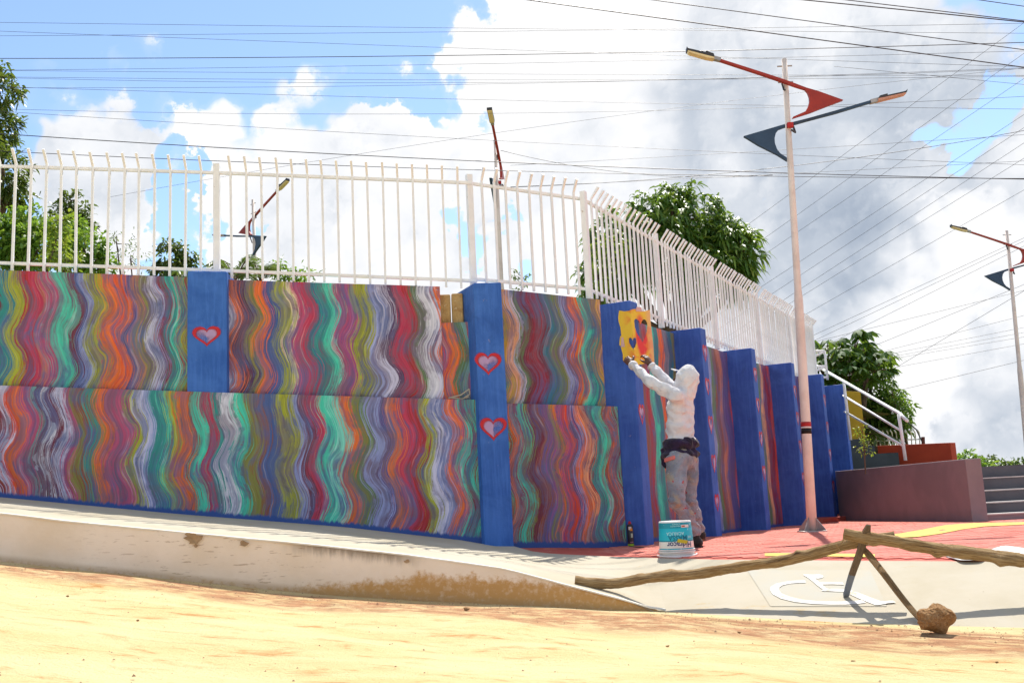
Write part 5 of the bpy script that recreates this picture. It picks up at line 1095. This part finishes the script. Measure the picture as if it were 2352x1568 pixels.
# ---------------------------------------------------------------- stencil sheet bent round the pilaster edge
def sheet_mat():
    m, t, b = newmat('sprayed yellow stencil'); co = t.n('ShaderNodeTexCoord').outputs['UV']; u, v, _ = t.sep(co)
    n1 = t.noise(co, 7, 4, .6); wv = t.m('MULTIPLY', t.m('SUBTRACT', n1, .5), .16)
    d1 = t.m('POWER', t.m('DIVIDE', t.m('SUBTRACT', u, .115), .085), 2); d2 = t.m('POWER', t.m('DIVIDE', t.m('SUBTRACT', v, .30), .235), 2)
    r = t.m('ADD', t.m('SQRT', t.m('ADD', d1, d2)), t.m('MULTIPLY', wv, 3.2)); col = t.mix(t.mr(r, .75, 1.25, 1, 0), (.78, .50, .02), (.72, .035, .03))
    blot = t.m('MULTIPLY', t.mr(t.noise(t.vm('ADD', co, (4, 2, 0)), 6, 3, .55), .50, .62), t.mr(u, -.13, .0)); col = t.mix(t.m('MULTIPLY', blot, .85), col, (.75, .17, .015))
    pale = t.m('MULTIPLY', t.mr(u, .17, .25), .6); col = t.mix(pale, col, (.74, .36, .24)); dr = t.m('MULTIPLY', t.mr(t.noise(t.xyz(t.m('MULTIPLY', u, 60), t.m('MULTIPLY', v, 2), 0), 1, 3), .62, .7), t.mr(u, .02, .1)); col = t.mix(t.m('MULTIPLY', dr, .5), col, (.82, .45, .35))
    setb(t, b, col, .4, .4); return m
ztp = float(onpl(1446, 712, FL, (-D3[0], -D3[1]))[2]); zbt = float(onpl(1450, 836, FL, (-D3[0], -D3[1]))[2]); Hs = ztp-zbt
stencil = empty('stencil_sheet', (FL[0], FL[1], zbt), 'yellow cut-out heart stencil smeared with red spray, wrapped on the corner pilaster', 'stencil')
def sheet_pt(u, v):
    """u along the sheet across the edge, v up"""
    lift = .016+.02*max(0, (.12-v))+.006*math.sin(v*9)
    if u < 0: p = FL+N3*(u)+(-D3)*lift+N3*lift
    else: p = FL+D3*u*.88+N3*(lift+.46*u+.10*max(0, u-.18))-D3*lift*.3
    return (p[0], p[1], zbt+v)
def hole(u, v, cu, cv, w, h):
    x = (u-cu)/w; y = (v-cv)/h; return (x*x+y*y-.16)**3-x*x*y**3*1.9 < 0 if True else False
NU, NV = 62, 80; ul, ur = -.150, .260; idx = {}; V = []; UVs = []; F_ = []
def vid(i, j):
    if (i, j) not in idx:
        u = lerp(ul, ur, i/(NU-1)); v = Hs*j/(NV-1)
        if i == 0: u += .012*math.sin(v*21)+(-.014 if .22 < v < .33 else 0)
        if j == 0: v += .05*((u-.02)/.2)**2-.01
        if j == NV-1: v += .012*math.sin(u*30)-.02*max(0, -u-.05)
        idx[(i, j)] = len(V); V.append(sheet_pt(u, v)); UVs.append((u, v))
    return idx[(i, j)]
for i in range(NU-1):
    for j in range(NV-1):
        u = lerp(ul, ur, (i+.5)/(NU-1)); v = Hs*(j+.5)/(NV-1)
        if hole(u, v, .120, .335, .155, .26) or hole(u, v, -.012, .205, .075, .13): continue
        if v < .10 and u < -.06-(.10-v)*-.2 and v < .05: continue
        F_.append((vid(i, j), vid(i+1, j), vid(i+1, j+1), vid(i, j+1)))
o = meshobj('sheet', V, F_, sheet_mat(), stencil, uvs=UVs); m_ = o.modifiers.new('thick', 'SOLIDIFY'); m_.thickness = .003
TAPE = pmat('pinkish tape', (.66, .42, .40), (.58, .36, .34), 20, .6)
for (ua, ub, va, vb) in ((.06, .15, Hs-.015, Hs+.035), (ul-.012, ul+.035, .20, .31)):
    V = [sheet_pt(u, v) for u, v in ((ua, va), (ub, va), (ub-.01, vb), (ua+.012, vb))]; V = [(p[0]+N3[0]*.006-D3[0]*.006, p[1]+N3[1]*.006-D3[1]*.006, p[2]) for p in V]
    o = meshobj('tape', V, [(0, 1, 2, 3)], TAPE, stencil); m_ = o.modifiers.new('thick', 'SOLIDIFY'); m_.thickness = .002

# ================================================================ bucket, spray can and small things by the wall
def bands_mat(name, stops, h, rough=.4, drips=True, axis=2):
    m, t, b = newmat(name); co = t.n('ShaderNodeTexCoord').outputs['Object']; z = t.sep(co)[axis]
    col = t.ramp(t.m('DIVIDE', z, h), stops, 'CONSTANT')
    if drips:
        n = t.noise(t.vm('MULTIPLY', co, (1, 1, .12)), 70, 2, .5); k = t.m('MULTIPLY', t.mr(n, .655, .685), t.mr(t.noise(co, 9, 2), .48, .55)); col = t.mix(k, col, (.80, .78, .74))
        col = t.mix(t.mr(t.noise(co, 28, 4, .7), .68, .72, 0, .8), col, (.76, .73, .68))
    setb(t, b, col, rough, .4, t.noise(co, 40, 3), .1, .002); return m
bb = at_plaza(1556.5, 1279); bY = float(bb[1]); bu = bY/FPX; bz = plaza_z(0, bY); bx = float(atY(1556.5, 1240, bY)[0])
RB, RT, HB = 40.5*bu, 36.3*bu, 80*bu
BC = np.array([bx, bY+RB*.6, bz])
bucket = empty('paint_bucket', tuple(BC), 'white and turquoise paint bucket standing upside down on the red paving', 'bucket')
cy1, cy2, wt = (.012, .36, .42), (.02, .42, .52), (.78, .75, .71)
fr_ = lambda cy: 1-(cy-240)/(1030-240)
BODY = bands_mat('printed bucket', [(0, wt), (fr_(890), (.01, .40, .52)), (fr_(835), wt), (fr_(690), (.006, .22, .29)), (fr_(660), (.012, .43, .53)), (fr_(398), (.012, .27, .33)), (fr_(275), wt)], HB)
mb = MB(); mb.lathe([(RB*.985, .012), (lerp(RB, RT, .5), HB*.5), (RT, HB-.006), (RT-.004, HB), (RT-.018, HB), (RT-.022, HB-.012), (0.001, HB-.014)], BC, 40); BKB = mb.make('bucket_body', BODY, bucket, smooth=True)
WPL = pmat('white plastic', (.76, .72, .69), (.68, .63, .6), 8, .45, .4)
for z_, r_, th in ((.006, RB*1.01, .010), (.045, RB*1.0, .006), (.062, RB*.995, .005)):
    mb = MB(); n_ = 40; mb.lathe([(r_-th, z_-th), (r_+th*.6, z_-th), (r_+th, z_), (r_+th*.6, z_+th), (r_-th, z_+th)], BC, n_, False, False); mb.make('rim', WPL, bucket, smooth=True)
mb = MB(); mb.tube([BC+np.array([RB*1.10*math.cos(a), -abs(RB*1.16*math.sin(a))*1.0, .012+.006*math.cos(2*a)]) for a in np.linspace(math.pi, 2*math.pi, 22)], .0075, 7); mb.make('handle', WPL, bucket, smooth=True)
def text_on(root, body, size, z, mat, name, cx=0.0, R0=None, flip=True, extr=.0015, weight=0.0, sub=None):
    cu = bpy.data.curves.new(name, 'FONT'); cu.body = body; cu.size = size; cu.align_x = 'CENTER'; cu.align_y = 'CENTER'; cu.offset = weight; cu.resolution_u = 3
    to = bpy.data.objects.new(name, cu); link(to); dg = bpy.context.evaluated_depsgraph_get(); me = to.evaluated_get(dg).to_mesh(); V = [tuple(v.co) for v in me.vertices]; F_ = [tuple(p.vertices) for p in me.polygons]
    to.to_mesh_clear(); bpy.data.objects.remove(to); bpy.data.curves.remove(cu); sg = -1 if flip else 1; out = []
    for x, y, _ in V:
        x, y = sg*x+cx, sg*y; zz = z+y; R_ = (lerp(RB, RT, zz/HB) if R0 is None else R0)+extr; a = -math.pi/2+x/R_; c = np.array(root.location); out.append((c[0]+R_*math.cos(a), c[1]+R_*math.sin(a), c[2]+zz))
    return meshobj(name, out, F_, mat, sub or root)
NAVY = pmat('navy print', (.02, .03, .14)); PALEC = pmat('pale cyan print', (.45, .74, .76)); TEALT = pmat('teal print', (.01, .16, .24)); REDP = pmat('red print', (.5, .08, .05)); YELT = pmat('yellow tape', (.62, .52, .03), (.5, .4, .03), 30, .6)
zc = lambda cy: HB*fr_(cy)
text_on(bucket, 'Hidracor', .062, zc(745), NAVY, 'brand_print', .010, weight=.0012, sub=BKB); text_on(bucket, 'MASSA', .056, zc(598), TEALT, 'product_print', -.004, weight=.001, sub=BKB); text_on(bucket, 'ACRÍLICA', .036, zc(508), PALEC, 'product_print', -.025, weight=.0004, sub=BKB); text_on(bucket, 'ACABAMENTO\nSUPERIOR', .016, zc(325), PALEC, 'small_print', -.01, sub=BKB)
def patch_on(root, name, mat, x0, x1, z0, z1, R0=None, ex=.002, sk=0.0, skz=0.0, sub=None):
    out = []; n_ = 6; c = np.array(root.location)
    for j in range(2):
        for i in range(n_):
            x = lerp(x0, x1, i/(n_-1))+sk*j; zz = (z0, z1)[j]+skz*i/(n_-1); R_ = (lerp(RB, RT, zz/HB) if R0 is None else R0)+ex; a = -math.pi/2+x/R_; out.append((c[0]+R_*math.cos(a), c[1]+R_*math.sin(a), c[2]+zz))
    return meshobj(name, out, [(i, i+1, n_+i+1, n_+i) for i in range(n_-1)], mat, sub or root)
u_ = .1029*bu; X_ = lambda cx: (cx-1310)*u_
patch_on(bucket, 'price_label', pmat('paper label', (.78, .70, .66)), X_(1390), X_(1590), zc(385), zc(325), sub=BKB); patch_on(bucket, 'label_print', REDP, X_(1400), X_(1480), zc(370), zc(340), ex=.003, sub=BKB)
patch_on(bucket, 'tape_strip', YELT, X_(1270), X_(1500), zc(695), zc(625), ex=.0038, sk=.012, skz=-.018, sub=BKB); patch_on(bucket, 'label_print', pmat('pale panel print', (.25, .6, .66)), X_(1535), X_(1650), zc(620), zc(570), sub=BKB)
# spray can
cb = at_plaza(1449.5, 1255); cY = float(cb[1]); cu_ = cY/FPX; CC = np.array([float(atY(1448, 1230, cY)[0]), cY, plaza_z(0, cY)]); RC = 7.1*cu_; HC_ = 57*cu_
can = empty('spray_can', tuple(CC), 'dark spray paint can with a bright label, standing at the wall foot', 'spray can')
CANM = bands_mat('printed can', [(0, (.28, .46, .03)), (.115, (.045, .02, .05)), (.20, (.018, .014, .022)), (.86, (.10, .05, .05))], HC_, .3, False)
mb = MB(); mb.lathe([(RC*.96, 0), (RC, .006), (RC, HC_*.80), (RC*.85, HC_*.86), (RC*.55, HC_*.885)], CC, 20); CNB = mb.make('can_body', CANM, can, smooth=True)
mb = MB(); mb.lathe([(RC*.5, HC_*.88), (RC*.5, HC_*.95), (RC*.3, HC_*.97), (RC*.28, HC_)], CC, 14); mb.make('nozzle', pmat('red nozzle', (.42, .03, .035)), can, smooth=True)
for nm, mt, x0, x1, z0, z1 in (('label_print', pmat('white can print', (.7, .68, .62)), -.6, .35, .66, .78), ('label_print', pmat('orange can print', (.7, .25, .02)), -.1, .75, .62, .72), ('label_print', pmat('yellow can print', (.75, .55, .03)), -.2, .35, .635, .69), ('label_print', pmat('pale green can print', (.45, .55, .42)), .05, .75, .36, .52), ('label_print', pmat('mauve can print', (.3, .16, .22)), -.3, .8, .16, .20)):
    patch_on(can, nm, mt, x0*RC, x1*RC, z0*HC_, z1*HC_, R0=RC, ex=.0012+.0006*random.random(), sub=CNB)
a, b_ = at_plaza(1446, 1256.5), at_plaza(1479, 1259.5); a[2] += .012; b_[2] += .012
pb = empty('paint_brush', tuple((a+b_)/2), 'thin dark brush lying on the red paving near the spray can', 'brush'); MB().tube([a, lerp(a, b_, .6), b_], [.005, .006, .004], 6).make('handle', DARKM, pb); MB().tube([a, a+(a-b_)/np.linalg.norm(a-b_)*.035], [.006, .003], 6).make('bristles', pmat('pale bristles', (.45, .38, .34)), pb)

# ================================================================ log barrier and stone on the ramp
def bark_mat(name, c1, c2, c3):
    m, t, b = newmat(name); co = t.n('ShaderNodeTexCoord').outputs['UV']; u, v, _ = t.sep(co); p = t.xyz(t.m('MULTIPLY', u, 1.6), t.m('MULTIPLY', v, 5.0), 0)
    n = t.noise(p, 5, 6, .65, .6); col = t.mix(t.mr(n, .35, .65), c1, c2); col = t.mix(t.mr(t.noise(p, 2.2, 5, .7, 1.0), .57, .63), col, c3)
    f = t.noise(t.xyz(t.m('MULTIPLY', u, 2.5), t.m('MULTIPLY', v, 30), 0), 3, 5, .6); col = t.mix(t.mr(f, .58, .70, 0, .6), col, tuple(x*.45 for x in c1))
    setb(t, b, col, .85, .15, t.m('ADD', t.m('MULTIPLY', f, .6), n), .9, .012); return m
LOGM = bark_mat('pale peeled log', (.46, .32, .16), (.25, .145, .06), (.12, .075, .042)); ENDM = pmat('cut log end', (.36, .26, .15), (.26, .18, .1), 25, .9)
def log(name, label, pts, rads, seed):
    rs = np.random.default_rng(seed); P = np.array(pts, float); s = np.r_[0, np.cumsum(np.linalg.norm(np.diff(P, axis=0), axis=1))]; n = 90; uu = np.linspace(0, s[-1], n); C_ = np.stack([np.interp(uu, s, P[:, k]) for k in range(3)], 1)
    for _ in range(6): C_[1:-1] = (C_[:-2]+C_[2:]+2*C_[1:-1])/4
    R_ = np.interp(uu, s, rads); K = 18; V = []; UV = []; ph = rs.uniform(0, 6, 8)
    for i in range(n):
        t_ = C_[min(i+1, n-1)]-C_[max(i-1, 0)]; t_ /= np.linalg.norm(t_); a = np.cross(t_, UPV); a /= np.linalg.norm(a); c = np.cross(a, t_)
        for k in range(K+1):
            w = 2*math.pi*k/K; x = uu[i]; r = R_[i]*(1+.07*math.sin(x*9+ph[0]+w)+.05*math.sin(x*23+ph[1]+2*w)+.05*math.sin(3*w+x*6+ph[2])+.04*math.sin(x*47+ph[3]+w*2)+.05*abs(math.sin(w*2.5+x*3+ph[4]))+.03*rs.normal())
            for kn in range(3):
                xk = s[-1]*(.18+.27*kn+.05*math.sin(ph[4+kn])); r += R_[i]*.6*math.exp(-((x-xk)/.028)**2)*max(0, math.cos(w-ph[5+kn]))**3
            V.append(C_[i]+r*(a*math.cos(w)+c*math.sin(w))); UV.append((x, w/(2*math.pi)))
    F_ = [(i*(K+1)+k, i*(K+1)+k+1, (i+1)*(K+1)+k+1, (i+1)*(K+1)+k) for i in range(n-1) for k in range(K)]
    root = empty(name, tuple(C_[0]), label, 'log'); meshobj('trunk', V, F_, LOGM, root, True, uvs=UV)
    for e, i in (('a', 0), ('b', n-1)): ring = [V[i*(K+1)+k] for k in range(K)]; ce = np.mean(ring, 0); MB().add(list(ring)+[ce], [(k, (k+1) % K, K) for k in range(K)]).make('cut_end', ENDM, root)
    return root, C_
cc = lambda cx, cy: (1270.5+.46*cx, 1149.5+.46*cy)
ll = [(108, 402), (170, 410), (300, 412), (480, 385), (580, 375), (680, 372), (800, 350), (950, 327), (1100, 308), (1300, 265), (1430, 228), (1540, 203), (1705, 170)]
e0 = on_pav(1322, 1347, 0); X0 = cc(*ll[0])[0]
yl = lambda x: float(np.interp(x, [1320, 1450, 1550, 1650, 1800, 1950, 2060], [7.32, 7.30, 7.18, 6.98, 6.65, 6.40, 6.28]))
pts = [atY(*cc(*q), yl(cc(*q)[0])) for q in ll]; lo_, CL = log('log', 'long crooked log lying from the kerb end up onto the crossed sticks', pts, [.040, .036, .036, .034, .040, .034, .034, .033, .034, .034, .034, .033, .024], 3)
rl = [(722, 300), (900, 335), (1100, 352), (1300, 385), (1700, 452), (2000, 495), (2352, 545), (2900, 640)]
pts = [atY(*c1(*q), lerp(6.30, 5.85, (q[0]-722)/1630)) for q in rl]; log('log', 'straighter pole running from the crossed sticks out of the picture at right', pts, [.034, .034, .034, .035, .036, .036, .037, .038], 9)
STICK = bark_mat('grey stick wood', (.24, .17, .11), (.17, .12, .08), (.11, .08, .055)); STICK2 = bark_mat('brown stick wood', (.32, .21, .10), (.24, .14, .06), (.14, .08, .04)); SBLUE = pmat('blue-grey painted end', (.13, .16, .22), (.17, .18, .2), 14, .8)
def stick(label, top, foot, w0, w1, mat, paint=None, mid_=None):
    top, foot = np.array(top), np.array(foot); d = foot-top; L = np.linalg.norm(d); d /= L; a = np.cross(d, np.array([0, 1., 0])); a /= np.linalg.norm(a); c = np.cross(a, d); root = empty('stick', tuple(foot), label, 'stick')
    def seg(nm, t0, t1, m_):
        n = 9; V = []; UV = []
        for i in range(n):
            t_ = lerp(t0, t1, i/(n-1)); p = top+d*L*t_+a*.002*math.sin(t_*7)+c*.002*math.sin(t_*11); w = lerp(w0, w1, t_)*(.55 if t_ < .01 else 1)*(.7 if t_ > .99 else 1)
            for sa, sb in ((-1, -.55), (-.6, -.75), (.6, -.75), (1, -.55), (1, .55), (.6, .75), (-.6, .75), (-1, .55)): V.append(p+a*sa*w+c*sb*w*.8); UV.append((t_*L, sa*.2))
        F_ = [(i*8+k, i*8+(k+1) % 8, (i+1)*8+(k+1) % 8, (i+1)*8+k) for i in range(n-1) for k in range(8)]+[tuple(range(8))[::-1], tuple((n-1)*8+k for k in range(8))]
        bmq = meshobj(nm, V, F_, m_, root, uvs=UV); return bmq
    seg('shaft', 0, .68 if paint else 1, mat)
    if paint: seg('painted_end', .681, 1, paint)
    return root
stick('grey flat stick with a blue painted end propping the logs', atY(1995, 1205, 6.20), on_pav(1941, 1371, .0), .023, .017, STICK, SBLUE)
ft = atz(2119, 1430, ROADZ+.01); stick('brown flat stick leaning from the logs to the stone', atY(1978, 1252, 6.36), ft, .020, .015, STICK2)
STRAP = pmat('twine', (.34, .22, .1), None, 30, .9)
tw = empty('twine_tie', tuple(CL[72]), 'thin twine ends tied round the log crossing', 'twine')
for L in ([(1938, 1228), (1936, 1242), (1929, 1252)], [(1921, 1251), (1928, 1262), (1926, 1266)], [(1980, 1246), (1996, 1242), (2022, 1250)]): MB().tube([atY(x, y, 6.26) for x, y in L], .004, 5).make('strand', STRAP, tw)
# stone
def rock_mat():
    m, t, b = newmat('orange sandstone'); co = t.n('ShaderNodeTexCoord').outputs['Object']; n = t.noise(co, 9, 6, .65, .4); col = t.mix(t.mr(n, .36, .64), (.50, .30, .14), (.36, .19, .085)); col = t.mix(t.mr(t.noise(co, 17, 5, .7, .5), .58, .70), col, (.60, .46, .30)); col = t.mix(t.mr(t.noise(t.vm('ADD', co, (5, 5, 5)), 12, 4), .62, .70), col, (.20, .08, .045))
    setb(t, b, col, .92, .1, t.m('ADD', n, t.m('MULTIPLY', t.noise(co, 60, 5, .7), .5)), .8, .02); return m
ROCKM = rock_mat()
rb = atz(2163, 1459, ROADZ); ry = float(rb[1]); ru = ry/FPX
def rock(name, label, c, r, seed, mat, cat='stone', sub=4, group=None):
    rs = np.random.default_rng(seed); bmq = bmesh.new()
    for q in rs.normal(size=(24 if sub > 2 else 14, 3)): q = q/np.linalg.norm(q)*rs.uniform(.88, 1.08); bmq.verts.new(q)
    h = bmesh.ops.convex_hull(bmq, input=bmq.verts[:]); bmesh.ops.delete(bmq, geom=[v for v in bmq.verts if not v.link_faces], context='VERTS')
    if sub > 2:
        for k in range(3):
            bmesh.ops.subdivide_edges(bmq, edges=bmq.edges[:], cuts=1, use_grid_fill=True); bmesh.ops.triangulate(bmq, faces=bmq.faces[:])
            if k == 0: bmesh.ops.smooth_vert(bmq, verts=bmq.verts[:], factor=.35, use_axis_x=True, use_axis_y=True, use_axis_z=True)
            for v in bmq.verts: p = np.array(v.co); v.co = p*(1+rs.normal(0, (.035, .020, .012)[k])-.05*max(0, math.sin(p[0]*6+p[2]*5+seed))**3)
    me = bpy.data.meshes.new(name); bmq.to_mesh(me); bmq.free(); me.materials.append(mat); o = bpy.data.objects.new(name, me); link(o); o.scale = r; zmin = min(v.co.z for v in me.vertices); o.location = (c[0], c[1], c[2]-zmin*r[2]*.88-.004); tag(o, label, cat, group); return o
rock('stone', 'rough orange-brown stone sitting at the foot of the leaning stick', (rb[0]+6*ru, ry+36*ru, ROADZ), (47*ru, 44*ru, 42*ru), 6, ROCKM, sub=4)
for k, (px, py, w) in enumerate(((1072, 1401, 9), (1697, 1452, 5), (1960, 1520, 6.5), (2020, 1525, 4), (1660, 1568, 6), (155, 1366, 4), (316, 1424, 4), (1534, 1483, 5), (2290, 1520, 4))):
    z = roadz(atz(px, py, ROADZ)[0]); q = atz(px, py, z)
    for _ in range(4): z = roadz(q[0]); q = atz(px, py, z)
    s_ = w*q[1]/FPX; rock('pebble', ['small pale pebble in the dirt under the kerb middle', 'tiny pebble on the road below the ramp', 'pebble on the road in front of the sticks', 'small pebble right of the pebble before the sticks', 'pebble at the bottom edge of the road', 'tiny pebble near the left end of the kerb', 'tiny pebble on the open road at left', 'tiny pebble on the open road right of centre', 'tiny pebble on the road below the stone'][k], (q[0], q[1], z), (s_, s_*.8, s_*.6), 20+k, ROCKM, 'pebble', 2, 'pebbles on the earth road')
# loose grit along the kerb foot and over the road
mb = MB(); rs = np.random.default_rng(5)
for k in range(1500):
    x = rs.uniform(-4.6, 3.2); t_ = abs(rs.normal(.28, .16)) if k < 900 else rs.uniform(.2, 4.5); y = front_y(x)-.02-t_; r = rs.uniform(.002, .006)*(1.6 if rs.random() < .05 else 1); z = roadz(x)+.004
    a = rs.uniform(0, 6.28); c, s_ = math.cos(a), math.sin(a); mb.add([(x+r*c*1.4, y+r*s_*1.4, z), (x-r*s_, y+r*c, z), (x-r*c, y-r*s_, z), (x+r*s_, y-r*c, z), (x, y, z+r*.9)], [(0, 1, 4), (1, 2, 4), (2, 3, 4), (3, 0, 4)])
o = mb.make('grit', pmat('dark red grit', (.26, .13, .07), (.40, .27, .17), 30, .95)); tag(o, 'loose reddish grit strewn along the kerb foot and road', 'grit', kind='stuff')
# crumpled white sack on the edge of the red paving
def sack(label, px0, px1, py0, py1, hgt, mat, seed):
    a, b_, c, d = at_plaza(px0, py0), at_plaza(px1, py0), at_plaza(px1, py1), at_plaza(px0, py1); n, k = 26, 12; V = []; rs = np.random.default_rng(seed); ph = rs.uniform(0, 6, 6); ctr = (a+b_+c+d)/4
    for j in range(k):
        for i in range(n):
            u, v = i/(n-1), j/(k-1); uu = .5+(u-.5)*(1-.25*(2*v-1)**2); vv = .5+(v-.5)*(1-.5*(2*u-1)**4); p = lerp(lerp(a, b_, uu), lerp(d, c, uu), vv); e = min(u, 1-u, .5)*2; f = min(v, 1-v)*2
            h = hgt*min(1, 2.2*e)**.6*min(1, 1.6*f)**.7*(.55+.45*math.sin(u*13+ph[0]+v*5))+hgt*.35*max(0, math.sin(u*29+v*17+ph[1]))*e*f; V.append((p[0], p[1], p[2]+.012+h))
    root = empty('plastic_sack', tuple(ctr), label, 'sack'); o = meshobj('sack_body', V, [(j*n+i, (j+1)*n+i, (j+1)*n+i+1, j*n+i+1) for j in range(k-1) for i in range(n-1)], mat, root); return o
SACKM = pmat('dirty white plastic', (.66, .64, .61), (.48, .47, .46), 5, .45, .4, 18, .6, .02)
sack('crumpled white plastic sack lying under the right-hand pole', 2172, 2290, 1271, 1290, .035, SACKM, 2); sack('pale flat cement sack behind the pole at the right edge', 2262, 2460, 1262, 1276, .03, SACKM, 6)
# scrap stuck in the ledge end
q = onpl(1068, 905, P1(0, -.02), N1); tw = empty('dry_twig', tuple(q), 'pale dry scrap lying on the wall ledge beside the tall pilaster', 'scrap')
for L in ([(1030, 914), (1058, 907), (1078, 893)], [(1078, 893), (1079, 905), (1066, 913)], [(1034, 913), (1060, 916), (1076, 911)]): MB().tube([onpl(x, y, P1(0, -.03), N1) for x, y in L], .008, 5).make('strand', pmat('dry fibre', (.45, .38, .3)), tw)
